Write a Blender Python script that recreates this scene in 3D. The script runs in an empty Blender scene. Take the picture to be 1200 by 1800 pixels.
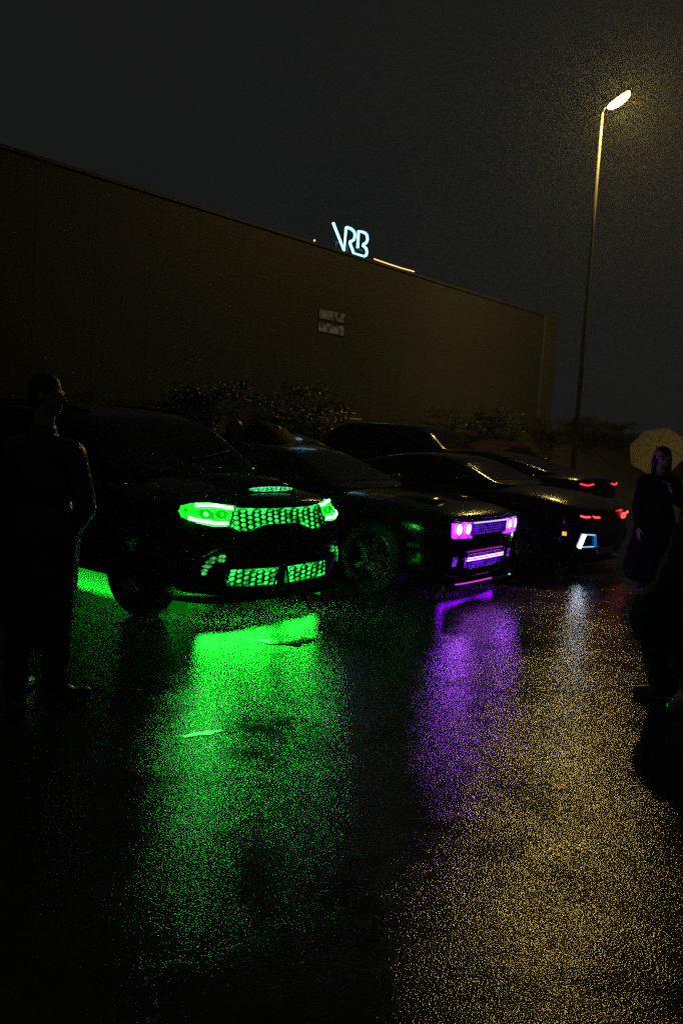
import bpy, bmesh, math, random
import numpy as np
from mathutils import Vector, Matrix
from mathutils.bvhtree import BVHTree
random.seed(7)
sc = bpy.context.scene
R = math.radians

# ------------------------------------------------------------------ camera, world, exposure
CAM_H = 1.68
pit, rol = math.atan(155 / 1700.0), R(3.5)
fwd = Vector((0, math.cos(pit), -math.sin(pit)))
r0 = Vector((1, 0, 0))
u0 = Vector((0, math.sin(pit), math.cos(pit)))
rt = math.cos(rol) * r0 + math.sin(rol) * u0
up = -math.sin(rol) * r0 + math.cos(rol) * u0
cd = bpy.data.cameras.new('camera')
cam = bpy.data.objects.new('camera', cd)
sc.collection.objects.link(cam)
m = Matrix((rt, up, -fwd)).transposed().to_4x4()
m.translation = Vector((0, 0, CAM_H))
cam.matrix_world = m
cd.sensor_fit = 'VERTICAL'
cd.sensor_height = 36
cd.lens = 1700 / 1800 * 36
cd.clip_start = 0.05
cd.clip_end = 600
sc.camera = cam

w = bpy.data.worlds.new('World')
sc.world = w
w.use_nodes = True
nt = w.node_tree
bg = nt.nodes['Background']
bg.inputs['Color'].default_value = (0.98, 1.0, 0.98, 1)   # even night overcast
bg.inputs['Strength'].default_value = 0.0092
_tc = nt.nodes.new('ShaderNodeTexCoord'); _nz = nt.nodes.new('ShaderNodeTexNoise'); _cr = nt.nodes.new('ShaderNodeValToRGB')
_nz.inputs['Scale'].default_value = 2.2; _nz.inputs['Detail'].default_value = 5
_cr.color_ramp.elements[0].position = .32; _cr.color_ramp.elements[0].color = (.76, .88, .92, 1)
_cr.color_ramp.elements[1].position = .72; _cr.color_ramp.elements[1].color = (1.04, 1.08, 1.06, 1)
nt.links.new(_tc.outputs['Generated'], _nz.inputs['Vector']); nt.links.new(_nz.outputs['Fac'], _cr.inputs['Fac']); nt.links.new(_cr.outputs['Color'], bg.inputs['Color'])

sc.view_settings.view_transform = 'Standard'
sc.view_settings.look = 'None'
sc.view_settings.exposure = 0
sc.view_settings.gamma = 1
sc.view_settings.use_curve_mapping = False
sc.render.engine = 'CYCLES'
sc.cycles.use_denoising = False
sc.cycles.max_bounces = 6
sc.cycles.glossy_bounces = 4
sc.cycles.sample_clamp_indirect = 2
sc.cycles.sample_clamp_direct = 12
sc.cycles.caustics_reflective = False
sc.cycles.caustics_refractive = False

# ------------------------------------------------------------------ materials
MATS = {}
def mat(name, col=(.05, .05, .05), rough=.5, metal=0., emit=None, es=0., coat=0., spec=.5, trans=0., bump=None, noise=None):
    if name in MATS: return MATS[name]
    mt = bpy.data.materials.new(name); mt.use_nodes = True
    n = mt.node_tree; b = n.nodes['Principled BSDF']
    b.inputs['Base Color'].default_value = (*col, 1)
    b.inputs['Roughness'].default_value = rough
    b.inputs['Metallic'].default_value = metal
    b.inputs['Coat Weight'].default_value = coat
    b.inputs['Coat Roughness'].default_value = .04
    b.inputs['Specular IOR Level'].default_value = spec
    b.inputs['Transmission Weight'].default_value = trans
    if emit:
        b.inputs['Emission Color'].default_value = (*emit, 1)
        b.inputs['Emission Strength'].default_value = es
    if noise or bump:
        tc = n.nodes.new('ShaderNodeTexCoord')
    if noise:   # (scale, dark, light)
        t = n.nodes.new('ShaderNodeTexNoise'); t.inputs['Scale'].default_value = noise[0]; t.inputs['Detail'].default_value = 5
        n.links.new(tc.outputs['Object'], t.inputs['Vector'])
        cr = n.nodes.new('ShaderNodeValToRGB')
        cr.color_ramp.elements[0].position = .3; cr.color_ramp.elements[1].position = .7
        cr.color_ramp.elements[0].color = (*noise[1], 1); cr.color_ramp.elements[1].color = (*noise[2], 1)
        n.links.new(t.outputs['Fac'], cr.inputs['Fac']); n.links.new(cr.outputs['Color'], b.inputs['Base Color'])
    if bump:    # (kind, scale, strength, distance)
        if bump[0] == 'drops':
            t = n.nodes.new('ShaderNodeTexVoronoi'); t.inputs['Scale'].default_value = bump[1]
            n.links.new(tc.outputs['Object'], t.inputs['Vector'])
            cr = n.nodes.new('ShaderNodeMapRange')
            cr.inputs['From Min'].default_value = .0; cr.inputs['From Max'].default_value = .42
            cr.inputs['To Min'].default_value = 1; cr.inputs['To Max'].default_value = 0
            n.links.new(t.outputs['Distance'], cr.inputs['Value']); out = cr.outputs['Result']
        else:
            t = n.nodes.new('ShaderNodeTexNoise'); t.inputs['Scale'].default_value = bump[1]; t.inputs['Detail'].default_value = 4
            n.links.new(tc.outputs['Object'], t.inputs['Vector']); out = t.outputs['Fac']
        bp = n.nodes.new('ShaderNodeBump'); bp.inputs['Strength'].default_value = bump[2]; bp.inputs['Distance'].default_value = bump[3]
        n.links.new(out, bp.inputs['Height']); n.links.new(bp.outputs['Normal'], b.inputs['Normal'])
        if coat: n.links.new(bp.outputs['Normal'], b.inputs['Coat Normal'])
    MATS[name] = mt
    return mt

def emat(name, col, s, var=None):
    if name in MATS: return MATS[name]
    mt = mat(name, (.02, .02, .02), .4, emit=col, es=s)
    if var:
        n = mt.node_tree; b = n.nodes['Principled BSDF']
        tc = n.nodes.new('ShaderNodeTexCoord'); t = n.nodes.new('ShaderNodeTexNoise')
        t.inputs['Scale'].default_value = var[0]; t.inputs['Detail'].default_value = 3
        n.links.new(tc.outputs['Object'], t.inputs['Vector'])
        mr = n.nodes.new('ShaderNodeMapRange'); mr.inputs['From Min'].default_value = .35; mr.inputs['From Max'].default_value = .65
        mr.inputs['To Min'].default_value = var[1]; mr.inputs['To Max'].default_value = var[2]
        n.links.new(t.outputs['Fac'], mr.inputs['Value']); n.links.new(mr.outputs['Result'], b.inputs['Emission Strength'])
    return mt

paint = mat('wet_black_paint', (.005, .005, .0055), .11, spec=.4, bump=('drops', 75, .15, .004))
paint_b = mat('wet_grey_paint', (.02, .021, .023), .14, bump=('drops', 60, .3, .004))
paint_r = mat('wet_red_paint', (.035, .003, .003), .15, bump=('drops', 60, .3, .004))
plastic = mat('black_plastic', (.012, .012, .012), .38, bump=('noise', 60, .1, .003))
gloss = mat('gloss_black', (.006, .006, .006), .12, coat=1)
glass = mat('dark_car_glass', (.004, .005, .005), .05, spec=.35, bump=('drops', 90, .10, .004))
rubber = mat('tyre_rubber', (.012, .012, .012), .7)
rim_m = mat('dark_alloy', (.10, .10, .105), .35, .9)
chrome = mat('chrome', (.5, .5, .5), .15, 1)

# ------------------------------------------------------------------ object helpers
COL = sc.collection
def obj(name, me, mt=None, parent=None, smooth=False, loc=None):
    o = bpy.data.objects.new(name, me); COL.objects.link(o)
    if mt is not None:
        me.materials.clear(); me.materials.append(mt)
    if smooth:
        me.polygons.foreach_set('use_smooth', [True] * len(me.polygons))
    if parent is not None: o.parent = parent
    if loc is not None: o.location = loc
    return o
def mesh(name, v, f):
    me = bpy.data.meshes.new(name); me.from_pydata([tuple(p) for p in v], [], f); me.update(); return me
def thing(name, label, cat, loc=(0, 0, 0), rz=0., group=None):
    o = bpy.data.objects.new(name, None); COL.objects.link(o)
    o.location = loc; o.rotation_euler = (0, 0, rz); o.empty_display_size = .2
    tag(o, label, cat, group); return o
def tag(o, label=None, cat=None, group=None, kind=None):
    if label: o['label'] = label
    if cat: o['category'] = cat
    if group: o['group'] = group
    if kind: o['kind'] = kind
    return o

class MB:
    """collects shapes into one mesh"""
    def __init__(s): s.v = []; s.f = []
    def add(s, v, f):
        k = len(s.v); s.v += [tuple(p) for p in v]; s.f += [tuple(i + k for i in q) for q in f]; return s
    def box(s, c, d, rot=None):
        hx, hy, hz = d[0] / 2, d[1] / 2, d[2] / 2
        vs = [Vector((x, y, z)) for x in (-hx, hx) for y in (-hy, hy) for z in (-hz, hz)]
        if rot is not None: vs = [rot @ p for p in vs]
        vs = [p + Vector(c) for p in vs]
        return s.add(vs, [(0, 1, 3, 2), (4, 6, 7, 5), (0, 4, 5, 1), (2, 3, 7, 6), (0, 2, 6, 4), (1, 5, 7, 3)])
    def tube(s, pts, r, n=8, closed=False, caps=True):
        pts = [Vector(p) for p in pts]; N = len(pts); rs = r if isinstance(r, (list, tuple)) else [r] * N
        rings = []; prev = None
        for i, p in enumerate(pts):
            a = pts[(i - 1) % N] if (closed or i > 0) else p
            b = pts[(i + 1) % N] if (closed or i < N - 1) else p
            t = (b - a).normalized()
            if prev is None:
                prev = t.orthogonal().normalized()
            q = (prev - t * prev.dot(t))
            q = q.normalized() if q.length > 1e-6 else t.orthogonal().normalized()
            prev = q; e = t.cross(q)
            rings.append([p + (q * math.cos(2 * math.pi * k / n) + e * math.sin(2 * math.pi * k / n)) * rs[i] for k in range(n)])
        v = [x for rr in rings for x in rr]; f = []
        for i in range(N if closed else N - 1):
            j = (i + 1) % N
            for k in range(n):
                f.append((i * n + k, i * n + (k + 1) % n, j * n + (k + 1) % n, j * n + k))
        if caps and not closed:
            f.append(tuple(range(n - 1, -1, -1))); f.append(tuple((N - 1) * n + k for k in range(n)))
        return s.add(v, f)
    def lathe(s, prof, axis='Z', n=24, c=(0, 0, 0)):
        v = []; f = []; P = len(prof)
        for k in range(n):
            a = 2 * math.pi * k / n
            for (r_, h) in prof:
                x, y, z = r_ * math.cos(a), r_ * math.sin(a), h
                if axis == 'Y': x, y, z = x, h, y
                if axis == 'X': x, y, z = h, x, y
                v.append((x + c[0], y + c[1], z + c[2]))
        for k in range(n):
            j = (k + 1) % n
            for i in range(P - 1): f.append((k * P + i, j * P + i, j * P + i + 1, k * P + i + 1))
        return s.add(v, f)
    def build(s, name, mt, parent=None, smooth=False, loc=None):
        return obj(name, mesh(name, s.v, s.f), mt, parent, smooth, loc)

def bake(o):
    dg = bpy.context.evaluated_depsgraph_get()
    me = bpy.data.meshes.new_from_object(o.evaluated_get(dg)); old = o.data
    o.modifiers.clear(); o.data = me; return o
def bvh_of(me):
    return BVHTree.FromPolygons([v.co.copy() for v in me.vertices], [tuple(p.vertices) for p in me.polygons])

# ------------------------------------------------------------------ ground
def ground_material(name, a0, a1, r0_, r1_):
    mt = bpy.data.materials.new(name); mt.use_nodes = True
    n = mt.node_tree; L = n.links; b = n.nodes['Principled BSDF']
    tc = n.nodes.new('ShaderNodeTexCoord')
    def noise(scale, detail=4, rough=.55, vec=None):
        t = n.nodes.new('ShaderNodeTexNoise'); t.inputs['Scale'].default_value = scale; t.inputs['Detail'].default_value = detail
        t.inputs['Roughness'].default_value = rough
        L.new(vec or tc.outputs['Object'], t.inputs['Vector']); return t.outputs['Fac']
    def mr(val, a, b_, c, d):
        t = n.nodes.new('ShaderNodeMapRange'); t.inputs['From Min'].default_value = a; t.inputs['From Max'].default_value = b_
        t.inputs['To Min'].default_value = c; t.inputs['To Max'].default_value = d; L.new(val, t.inputs['Value']); return t.outputs['Result']
    def math_(op, a, b_):
        t = n.nodes.new('ShaderNodeMath'); t.operation = op
        for i, q in enumerate((a, b_)):
            if isinstance(q, (int, float)): t.inputs[i].default_value = q
            else: L.new(q, t.inputs[i])
        return t.outputs[0]
    big = noise(.7, 5, .6); mid = noise(2.6, 5, .65)
    wet = math_('ADD', math_('MULTIPLY', big, .6), math_('MULTIPLY', mid, .4))    # 0..1, high = wetter, smoother
    v = n.nodes.new('ShaderNodeTexVoronoi'); v.inputs['Scale'].default_value = 125; v.inputs['Randomness'].default_value = 1
    L.new(tc.outputs['Object'], v.inputs['Vector'])
    v2 = n.nodes.new('ShaderNodeTexVoronoi'); v2.inputs['Scale'].default_value = 290
    L.new(tc.outputs['Object'], v2.inputs['Vector'])
    h = math_('ADD', math_('MULTIPLY', v.outputs['Distance'], -1.0), math_('MULTIPLY', v2.outputs['Distance'], -.35))
    h = math_('ADD', h, math_('MULTIPLY', noise(42, 3), .8))
    amp = mr(wet, .40, .62, a0, a1)
    bp = n.nodes.new('ShaderNodeBump'); bp.inputs['Distance'].default_value = .0010
    L.new(h, bp.inputs['Height']); L.new(amp, bp.inputs['Strength'])
    L.new(bp.outputs['Normal'], b.inputs['Normal'])
    L.new(mr(wet, .40, .62, r0_, r1_), b.inputs['Roughness'])
    cr = n.nodes.new('ShaderNodeValToRGB')
    cr.color_ramp.elements[0].color = (.018, .018, .018, 1); cr.color_ramp.elements[1].color = (.05, .049, .047, 1)
    cr.color_ramp.elements[0].position = .3; cr.color_ramp.elements[1].position = .75
    L.new(noise(55, 3), cr.inputs['Fac']); L.new(cr.outputs['Color'], b.inputs['Base Color'])
    L.new(mr(noise(1.7, 7, .72), .40, .53, .06, .62), b.inputs['Specular IOR Level'])
    return mt
asphalt = ground_material('wet_asphalt', 1.0, .55, .12, .07)
g = MB(); g.add([(-160, -40, 0), (160, -40, 0), (160, 260, 0), (-160, 260, 0)], [(0, 1, 2, 3)])
tag(g.build('ground', asphalt), kind='structure')

water = ground_material('puddle_film', .16, .12, .05, .04)
def blob(cx, cy, rx, ry, ang, z, seed, n=72, rough=.35):
    rg = random.Random(seed); ph = [rg.uniform(0, 6.28) for _ in range(12)]; v = []
    for k in range(n):
        t = 2 * math.pi * k / n
        q = max(.25, 1 + rough * sum(math.sin((j + 2) * t + ph[j]) / (j + 1.5) ** .7 for j in range(12)) * .55)
        x, y = rx * q * math.cos(t), ry * q * math.sin(t)
        v.append((cx + x * math.cos(ang) - y * math.sin(ang), cy + x * math.sin(ang) + y * math.cos(ang), z))
    return v
for i, (cx, cy, rx, ry, an) in enumerate([(-.68, 4.98, .10, .022, .50), (-.60, 5.04, .09, .02, .42), (-.42, 5.17, .06, .016, .5), (-.22, 5.33, .10, .014, .55), (-.06, 7.80, .06, .14, .3), (-.36, 7.22, .16, .09, .3), (-.22, 7.36, .10, .06, .3)]):
    v = blob(cx, cy, rx, ry, an, .004 + .0001 * i, 20 + i, rough=.5)
    o = obj('puddle', mesh('puddle', v, [tuple(range(len(v)))]), water); tag(o, kind='structure')

# ------------------------------------------------------------------ wall line (from the photograph): P0 + s*WD, normal WN towards the car park's left
P0 = Vector((-.84, 28.7, 0)); WD = Vector((.574, .819, 0)).normalized(); WN = Vector((WD.y, -WD.x, 0))   # WN points towards the viewer's side
def wp(s, d=0., z=0.): return P0 + WD * s + WN * d + Vector((0, 0, z))
WROT = math.atan2(WD.y, WD.x)
WRM = Matrix.Rotation(WROT, 3, 'Z')

soil = mat('planted_bank', (.009, .010, .007), .9, bump=('noise', 5, .8, .15))
def bank():
    v = []; f = []; rg = random.Random(3); ss = [-45 + i * 1.2 for i in range(90)]
    prof = [(3.9, -.05), (3.3, .25), (2.3, .95), (1.2, 1.65), (.5, 1.92), (-.3, 1.97), (-24, 2.2), (-24, -.2)]
    for s in ss:
        for (d, z) in prof:
            v.append(wp(s, d + rg.uniform(-.12, .12), z + (rg.uniform(-.10, .10) if 0 < z < 1.9 else 0)))
    P = len(prof)
    for i in range(len(ss) - 1):
        for k in range(P - 1): f.append((i * P + k, i * P + k + 1, (i + 1) * P + k + 1, (i + 1) * P + k))
    tag(obj('embankment', mesh('embankment', v, f), soil, smooth=True), kind='structure')
bank()

# thin drizzle in the air, lit by the lamp and the car lights
hz = bpy.data.materials.new('haze_air'); hz.use_nodes = True
n_ = hz.node_tree; n_.nodes.clear(); o_ = n_.nodes.new('ShaderNodeOutputMaterial'); v_ = n_.nodes.new('ShaderNodeVolumePrincipled')
v_.inputs['Density'].default_value = .0007; v_.inputs['Color'].default_value = (.9, .92, .95, 1); v_.inputs['Anisotropy'].default_value = .7
n_.links.new(v_.outputs['Volume'], o_.inputs['Volume'])
tag(MB().box((0, 105, 6.3), (330, 320, 14.6)).build('haze', hz), kind='stuff')

# the building: long blank clad wall with a sloping look only through perspective
clad = mat('ribbed_cladding', (.07, .06, .05), .65, bump=('noise', 14, .15, .01), noise=(.35, (.044, .049, .064), (.056, .061, .078)))
coping_m = mat('coping_metal', (.06, .064, .078), .6)
bld = thing('building', 'long blank clad building rising behind the cars, carrying the lit letters', 'building', wp(0, -6, 1.9), WROT)
S0, S1, WT = -34., 16.75, 6.70
def wl(s, d, z): return Vector((s, -6 - d, z - 1.9))     # along the wall, out from it, height -> building local
b_ = MB(); b_.box(wl((S0 + S1) / 2, -8, (WT + 1.8) / 2), (S1 - S0, 15.9, WT - 1.8))
b_.build('wall', mat('wall_core', (.028, .024, .019), .7), bld)
pn = MB(); pw = 1.6
pn.box((0, 0, 0), (pw - .006, .05, WT - 1.85))
pme = mesh('cladding_panel', pn.v, pn.f)
k = 0; s = S1 - 1.3
while s > S0 + 1:
    o = obj('cladding_panel', pme, clad, bld, loc=wl(s - pw / 2, -.02, (WT + 1.85) / 2)); s -= pw; k += 1
MB().box(wl(S1 - .66, .0, (WT + 1.85) / 2), (1.30, .16, WT - 1.83)).build('corner_pillar', mat('corner_render', (.075, .078, .092), .7, bump=('noise', 20, .2, .01)), bld)
MB().box(wl((S0 + S1) / 2, -.10, WT + .035), (S1 - S0 + .1, .30, .07)).build('coping', coping_m, bld)
for (q, z) in ((.35, 4.83), (.35, 4.45)):  # lamp's reflection on the wall, put in as two faintly glowing panes
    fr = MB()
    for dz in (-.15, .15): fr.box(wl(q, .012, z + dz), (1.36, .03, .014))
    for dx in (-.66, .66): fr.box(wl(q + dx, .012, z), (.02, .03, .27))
    refl = fr.build('reflection_frame', clad, bld)
    MB().box(wl(q, .012, z), (1.28, .01, .265)).build('reflection_pane', emat('wall_reflection_glow', (1, .82, .45), .02, (5, .0, .05)), refl)

# lit sign
def smooth_path(pts, corners, n=6):
    return pts
sgn_px = [(152, 130), (268, 425), (288, 180), (300, 178), (345, 195), (375, 225), (383, 262), (372, 305), (350, 322), (332, 328), (327, 340), (370, 455), (475, 485), (500, 472), (508, 440), (502, 405), (485, 385), (466, 370), (472, 355), (500, 342), (514, 305), (510, 265), (490, 238), (465, 228), (420, 218), (410, 395)]
def sign_local(x, y):      # measured strokes laid out on the wall's own plane: along, height
    X, Y = 560 + x / 6, 370 + y / 6
    # ray from the camera to the wall plane gives the true size and slant of the strokes
    d = fwd + rt * ((X - 600) / 1700) - up * ((Y - 900) / 1700)
    o = Vector((0, 0, CAM_H)); t = (P0 + WN * .0 - o).dot(WN) / d.dot(WN); p = o + d * t
    return (p - P0).dot(WD), p.z
pts = [sign_local(*q) for q in sgn_px]
sx = sum(p[0] for p in pts) / len(pts)
sg = thing('rooftop_sign', 'glowing pale blue letters VRB standing on the roof edge of the building', 'sign', wp(sx, 0, WT + .075), WROT)
t = MB(); t.tube([(p[0] - sx, 0, p[1] - WT - .075) for p in pts], .040, 8)
t.build('letter_tube', emat('blue_white_neon', (.30, .75, 1.0), 2.6), sg, True)
ft = MB()
for q in (-.95, -.35, .1, .6): ft.box((q, .12, .11), (.04, .04, .24))
ft.box((-.15, .12, .22), (1.7, .04, .04)); ft.build('sign_frame', plastic, sg)
ls = MB(); ls.tube([(-1.2, 0, .035), (-.4, 0, .02), (.4, 0, .018), (1.2, 0, .035)], .016, 6)  # glowing tube in place of lamp light reflected along the coping
o = ls.build('coping_glint', emat('warm_glint', (1, .68, .16), 1.6), None, True, wp(3.5, .06, WT + .08)); o.rotation_euler.z = WROT
tag(o, 'thin warm yellow glint on the roof edge right of the letters', 'glint')
o = MB().lathe([(0, -.03), (.025, -.02), (.03, 0), (.025, .02), (0, .03)], n=10).build('roof_bulb', emat('warm_bulb', (1, .7, .3), 1.2), None, True, wp(-.76, .05, WT + .105))
tag(o, 'tiny warm light on the roof edge left of the letters', 'light')

# steps up the bank
st = thing('outdoor_steps', 'narrow flight of pale edged steps climbing the dark bank behind the cars', 'steps', wp(.45, 3.0, 0), WROT)
conc = mat('concrete', (.14, .135, .125), .6, bump=('noise', 30, .3, .01))
edge_m = mat('pale_nosing', (.85, .84, .78), .5)
for i in range(12):
    z = .168 * (i + 1)
    s_ = MB().box((0, .1 + i * .23 , z - .084 - .0), (1.45, .26, .166)).build('step', conc, st)
    MB().box((0, -.035 + i * .23, z + .002), (1.40, .03, .035)).build('nosing', edge_m, s_)

# shrubs on the bank
leaf_m = mat('dark_leaf', (.05, .065, .03), .45, noise=(3, (.010, .013, .007), (.028, .033, .018)))
def shrub_mesh(seed):
    rg = random.Random(seed); lv = MB(); tw = MB()
    for j in range(9):
        a = rg.uniform(0, 6.28); h = rg.uniform(.5, .95); tw.tube([(0, 0, 0), (math.cos(a) * .25, math.sin(a) * .25, h * .5), (math.cos(a) * .5, math.sin(a) * .5, h)], [.02, .014, .006], 5)
    clumps = [(rg.gauss(0, .38), rg.gauss(0, .35), rg.uniform(.25, 1.05), rg.uniform(.16, .34)) for _ in range(15)]
    for (cx, cy, cz, cr) in clumps:
        for _ in range(55):
            d = Vector((rg.gauss(0, 1), rg.gauss(0, 1), rg.gauss(0, 1))).normalized() * cr * rg.uniform(.5, 1.05)
            c = Vector((cx, cy, cz)) + d
            if c.z < .03: continue
            e = Vector((rg.gauss(0, 1), rg.gauss(0, 1), rg.gauss(0, .6))).normalized(); q = e.orthogonal().normalized(); s_ = rg.uniform(.035, .065)
            lv.add([c - e * s_, c + q * s_ * .45, c + e * s_, c - q * s_ * .45], [(0, 1, 2, 3)])
    return mesh('foliage', lv.v, lv.f), mesh('twigs', tw.v, tw.f)
SH = [shrub_mesh(100 + i) for i in range(3)]
twig_m = mat('twig', (.03, .022, .015), .8)
spots = []
rg = random.Random(11); s = -7.5
while s < 24:
    if not (-.75 < s < 1.75): spots.append(s)
    s += rg.uniform(.85, 1.35)
pos_words = 'dark leafy shrub on the bank'
for i, s in enumerate(spots):
    fo, tw = SH[i % 3]
    dd = rg.uniform(1.1, 2.4); z = 1.65 - (dd - 1.2) * .62
    num = ['first', 'second', 'third', 'fourth', 'fifth', 'sixth', 'seventh', 'eighth', 'ninth', 'tenth', 'eleventh', 'twelfth', 'thirteenth', 'fourteenth', 'fifteenth', 'sixteenth']
    lf = [q for q in spots if q < 0][::-1]; rt_ = [q for q in spots if 0 < q < S1]; by = [q for q in spots if q >= S1]
    lab = (num[lf.index(s)] + ' dark leafy shrub to the left of the steps on the bank') if s < 0 else ((num[rt_.index(s)] + ' dark leafy shrub to the right of the steps below the wall') if s < S1 else (num[by.index(s)] + ' low dark shrub beyond the right end of the wall'))
    side = 'left of the steps' if s < 0 else ('right of the steps below the blank wall' if s < S1 else 'beyond the right end of the wall')
    o = thing('shrub', lab, 'shrub', wp(s, dd, z - .08), rg.uniform(0, 6.28), 'shrubs on the bank ' + side)
    k = rg.uniform(.75, 1.1); o.scale = (k, k, k * rg.uniform(.7, 1.0))
    obj('foliage', fo, leaf_m, o); obj('twigs', tw, twig_m, o)

# ------------------------------------------------------------------ street lamp
base = Vector((7.08, 30.05, 0))
lamp = thing('street_lamp', 'tall slim street lamp with one blazing warm yellow head', 'street lamp', base)
pole_m = mat('galvanised_pole', (.16, .145, .12), .55)
MB().tube([(0, 0, 0), (0, 0, 4), (0, 0, 8), (0, 0, 11.45)], [.085, .07, .05, .034], 12).build('pole', pole_m, lamp, True)
MB().tube([(0, 0, 11.4), (.05, 0, 11.58), (.16, -.02, 11.68), (.2, -.02, 11.74)], .026, 8).build('bracket', pole_m, lamp, True)
hd = MB(); hd.lathe([(0, .13), (.10, .12), (.20, .07), (.245, .0), (.245, -.02), (.20, -.02)], n=28)
tilt = Matrix.Rotation(R(-38), 4, 'Y') @ Matrix.Rotation(R(-8), 4, 'X') @ Matrix.Diagonal((1.7, 1.0, 1.0, 1))
h_ = hd.build('lamp_head', plastic, lamp, True); h_.matrix_local = Matrix.Translation((.42, -.02, 11.86)) @ tilt
ln = MB(); ln.lathe([(.235, -.02), (.232, -.07), (.20, -.13), (.12, -.18), (0, -.20)], n=28)
LAMP = 820.
l_ = ln.build('lamp_lens', emat('sodium_lens', (1.0, .70, .17), LAMP), h_, True)

# ------------------------------------------------------------------ car builder
def loft(stations, front_fn=None, sub=2, parent=None, name='body', mt=None):
    """stations: (x, [(y,z) half section from bottom centre to top centre])"""
    v = []; f = []; K = len(stations[0][1])
    for (x, prof) in stations:
        for (y, z) in prof: v.append([x, y, z])
        for (y, z) in prof[1:-1]: v.append([x, -y, z])
    if front_fn:
        v = [front_fn(*p) for p in v]
    W = 2 * K - 2
    def idx(i, k): return i * W + k                     # k 0..K-1 left half
    def idr(i, k): return i * W + (k if k in (0, K - 1) else K + k - 1)
    N = len(stations)
    for i in range(N - 1):
        for k in range(K - 1):
            f.append((idx(i, k), idx(i, k + 1), idx(i + 1, k + 1), idx(i + 1, k)))
            f.append((idr(i, k + 1), idr(i, k), idr(i + 1, k), idr(i + 1, k + 1)))
    for i, fl in ((0, False), (N - 1, True)):
        for k in range(K - 1):
            q = [idx(i, k), idr(i, k), idr(i, k + 1), idx(i, k + 1)]
            q = [a for j, a in enumerate(q) if a not in q[:j]]
            f.append(tuple(q[::-1] if fl else q))
    me = mesh(name, v, f)
    bm = bmesh.new(); bm.from_mesh(me); bmesh.ops.recalc_face_normals(bm, faces=bm.faces); bm.to_mesh(me); bm.free()
    o = obj(name, me, mt, parent, True)
    if sub:
        md = o.modifiers.new('s', 'SUBSURF'); md.levels = sub; md.render_levels = sub
        bake(o); o.data.polygons.foreach_set('use_smooth', [True] * len(o.data.polygons))
    return o

def cut_arches(o, wheels, r):
    c = MB()
    for (x, z) in wheels:
        for s_ in (-1, 1):
            n = 28; vs = []; 
            for yy in (s_ * .58, s_ * 1.3):
                for k in range(n):
                    a = 2 * math.pi * k / n; vs.append((x + r * math.cos(a), yy, z + r * math.sin(a)))
            fs = [tuple(range(n)), tuple(range(2 * n - 1, n - 1, -1))] + [(k, n + k, n + (k + 1) % n, (k + 1) % n) for k in range(n)]
            c.add(vs, fs)
    me = mesh('cut', c.v, c.f)
    bm = bmesh.new(); bm.from_mesh(me); bmesh.ops.recalc_face_normals(bm, faces=bm.faces); bm.to_mesh(me); bm.free()
    co = obj('cut', me); md = o.modifiers.new('b', 'BOOLEAN'); md.operation = 'DIFFERENCE'; md.object = co; md.solver = 'EXACT'
    bake(o); bpy.data.objects.remove(co)
    mt = o.data.materials[0] if o.data.materials else None
    bm = bmesh.new(); bm.from_mesh(o.data)
    for e in bm.edges:
        if len(e.link_faces) == 2 and e.calc_face_angle(0) > R(38): e.smooth = False
    bm.to_mesh(o.data); bm.free()

def hit(bv, p, ax, off):
    """drape a 2D point on the body. ax: 'F' front (y,z), 'B' back (y,z), 'L'/'R' sides (x,z), 'T' top (x,y)"""
    a, b = p
    o, d = {'F': (Vector((3, a, b)), Vector((-1, 0, 0))), 'B': (Vector((-9, a, b)), Vector((1, 0, 0))),
            'L': (Vector((a, 3, b)), Vector((0, -1, 0))), 'R': (Vector((a, -3, b)), Vector((0, 1, 0))), 'T': (Vector((a, b, 4)), Vector((0, 0, -1)))}[ax]
    h, nrm, i, dist = bv.ray_cast(o, d)
    if h is None:
        h, nrm, i, dist = bv.find_nearest(o + d * 2.6)
        nrm = -d
    if nrm.dot(d) > 0: nrm = -nrm
    return h + nrm * off
def lerp2(pl, t):
    seg = [math.dist(pl[i], pl[i + 1]) for i in range(len(pl) - 1)]; tot = sum(seg); q = t * tot
    for i, l in enumerate(seg):
        if q <= l or i == len(seg) - 1:
            u = min(1, q / l if l else 0); return (pl[i][0] + (pl[i + 1][0] - pl[i][0]) * u, pl[i][1] + (pl[i + 1][1] - pl[i][1]) * u)
        q -= l
def patch(bv, ax, top, bot, off, n=14, m_=6, thick=.012):
    """shell conforming to the body between two polylines"""
    v = []; f = []
    for lay in (off, off - thick):
        for j in range(m_ + 1):
            for i in range(n + 1):
                a = lerp2(top, i / n); b = lerp2(bot, i / n); t = j / m_
                v.append(hit(bv, (a[0] + (b[0] - a[0]) * t, a[1] + (b[1] - a[1]) * t), ax, lay))
    W = n + 1; H = W * (m_ + 1)
    for j in range(m_):
        for i in range(n):
            q = (j * W + i, j * W + i + 1, (j + 1) * W + i + 1, (j + 1) * W + i)
            f.append(q); f.append(tuple(x + H for x in q[::-1]))
    ring = [i for i in range(W)] + [j * W + n for j in range(1, m_ + 1)] + [m_ * W + i for i in range(n - 1, -1, -1)] + [j * W for j in range(m_ - 1, 0, -1)]
    for a, b in zip(ring, ring[1:] + ring[:1]): f.append((a, a + H, b + H, b))
    return v, f
def P(bv, ax, top, bot, off, name, mt, parent, **kw):
    v, f = patch(bv, ax, top, bot, off, **kw)
    me = mesh(name, v, f); bm = bmesh.new(); bm.from_mesh(me); bmesh.ops.recalc_face_normals(bm, faces=bm.faces); bm.to_mesh(me); bm.free()
    return obj(name, me, mt, parent, False)
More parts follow.
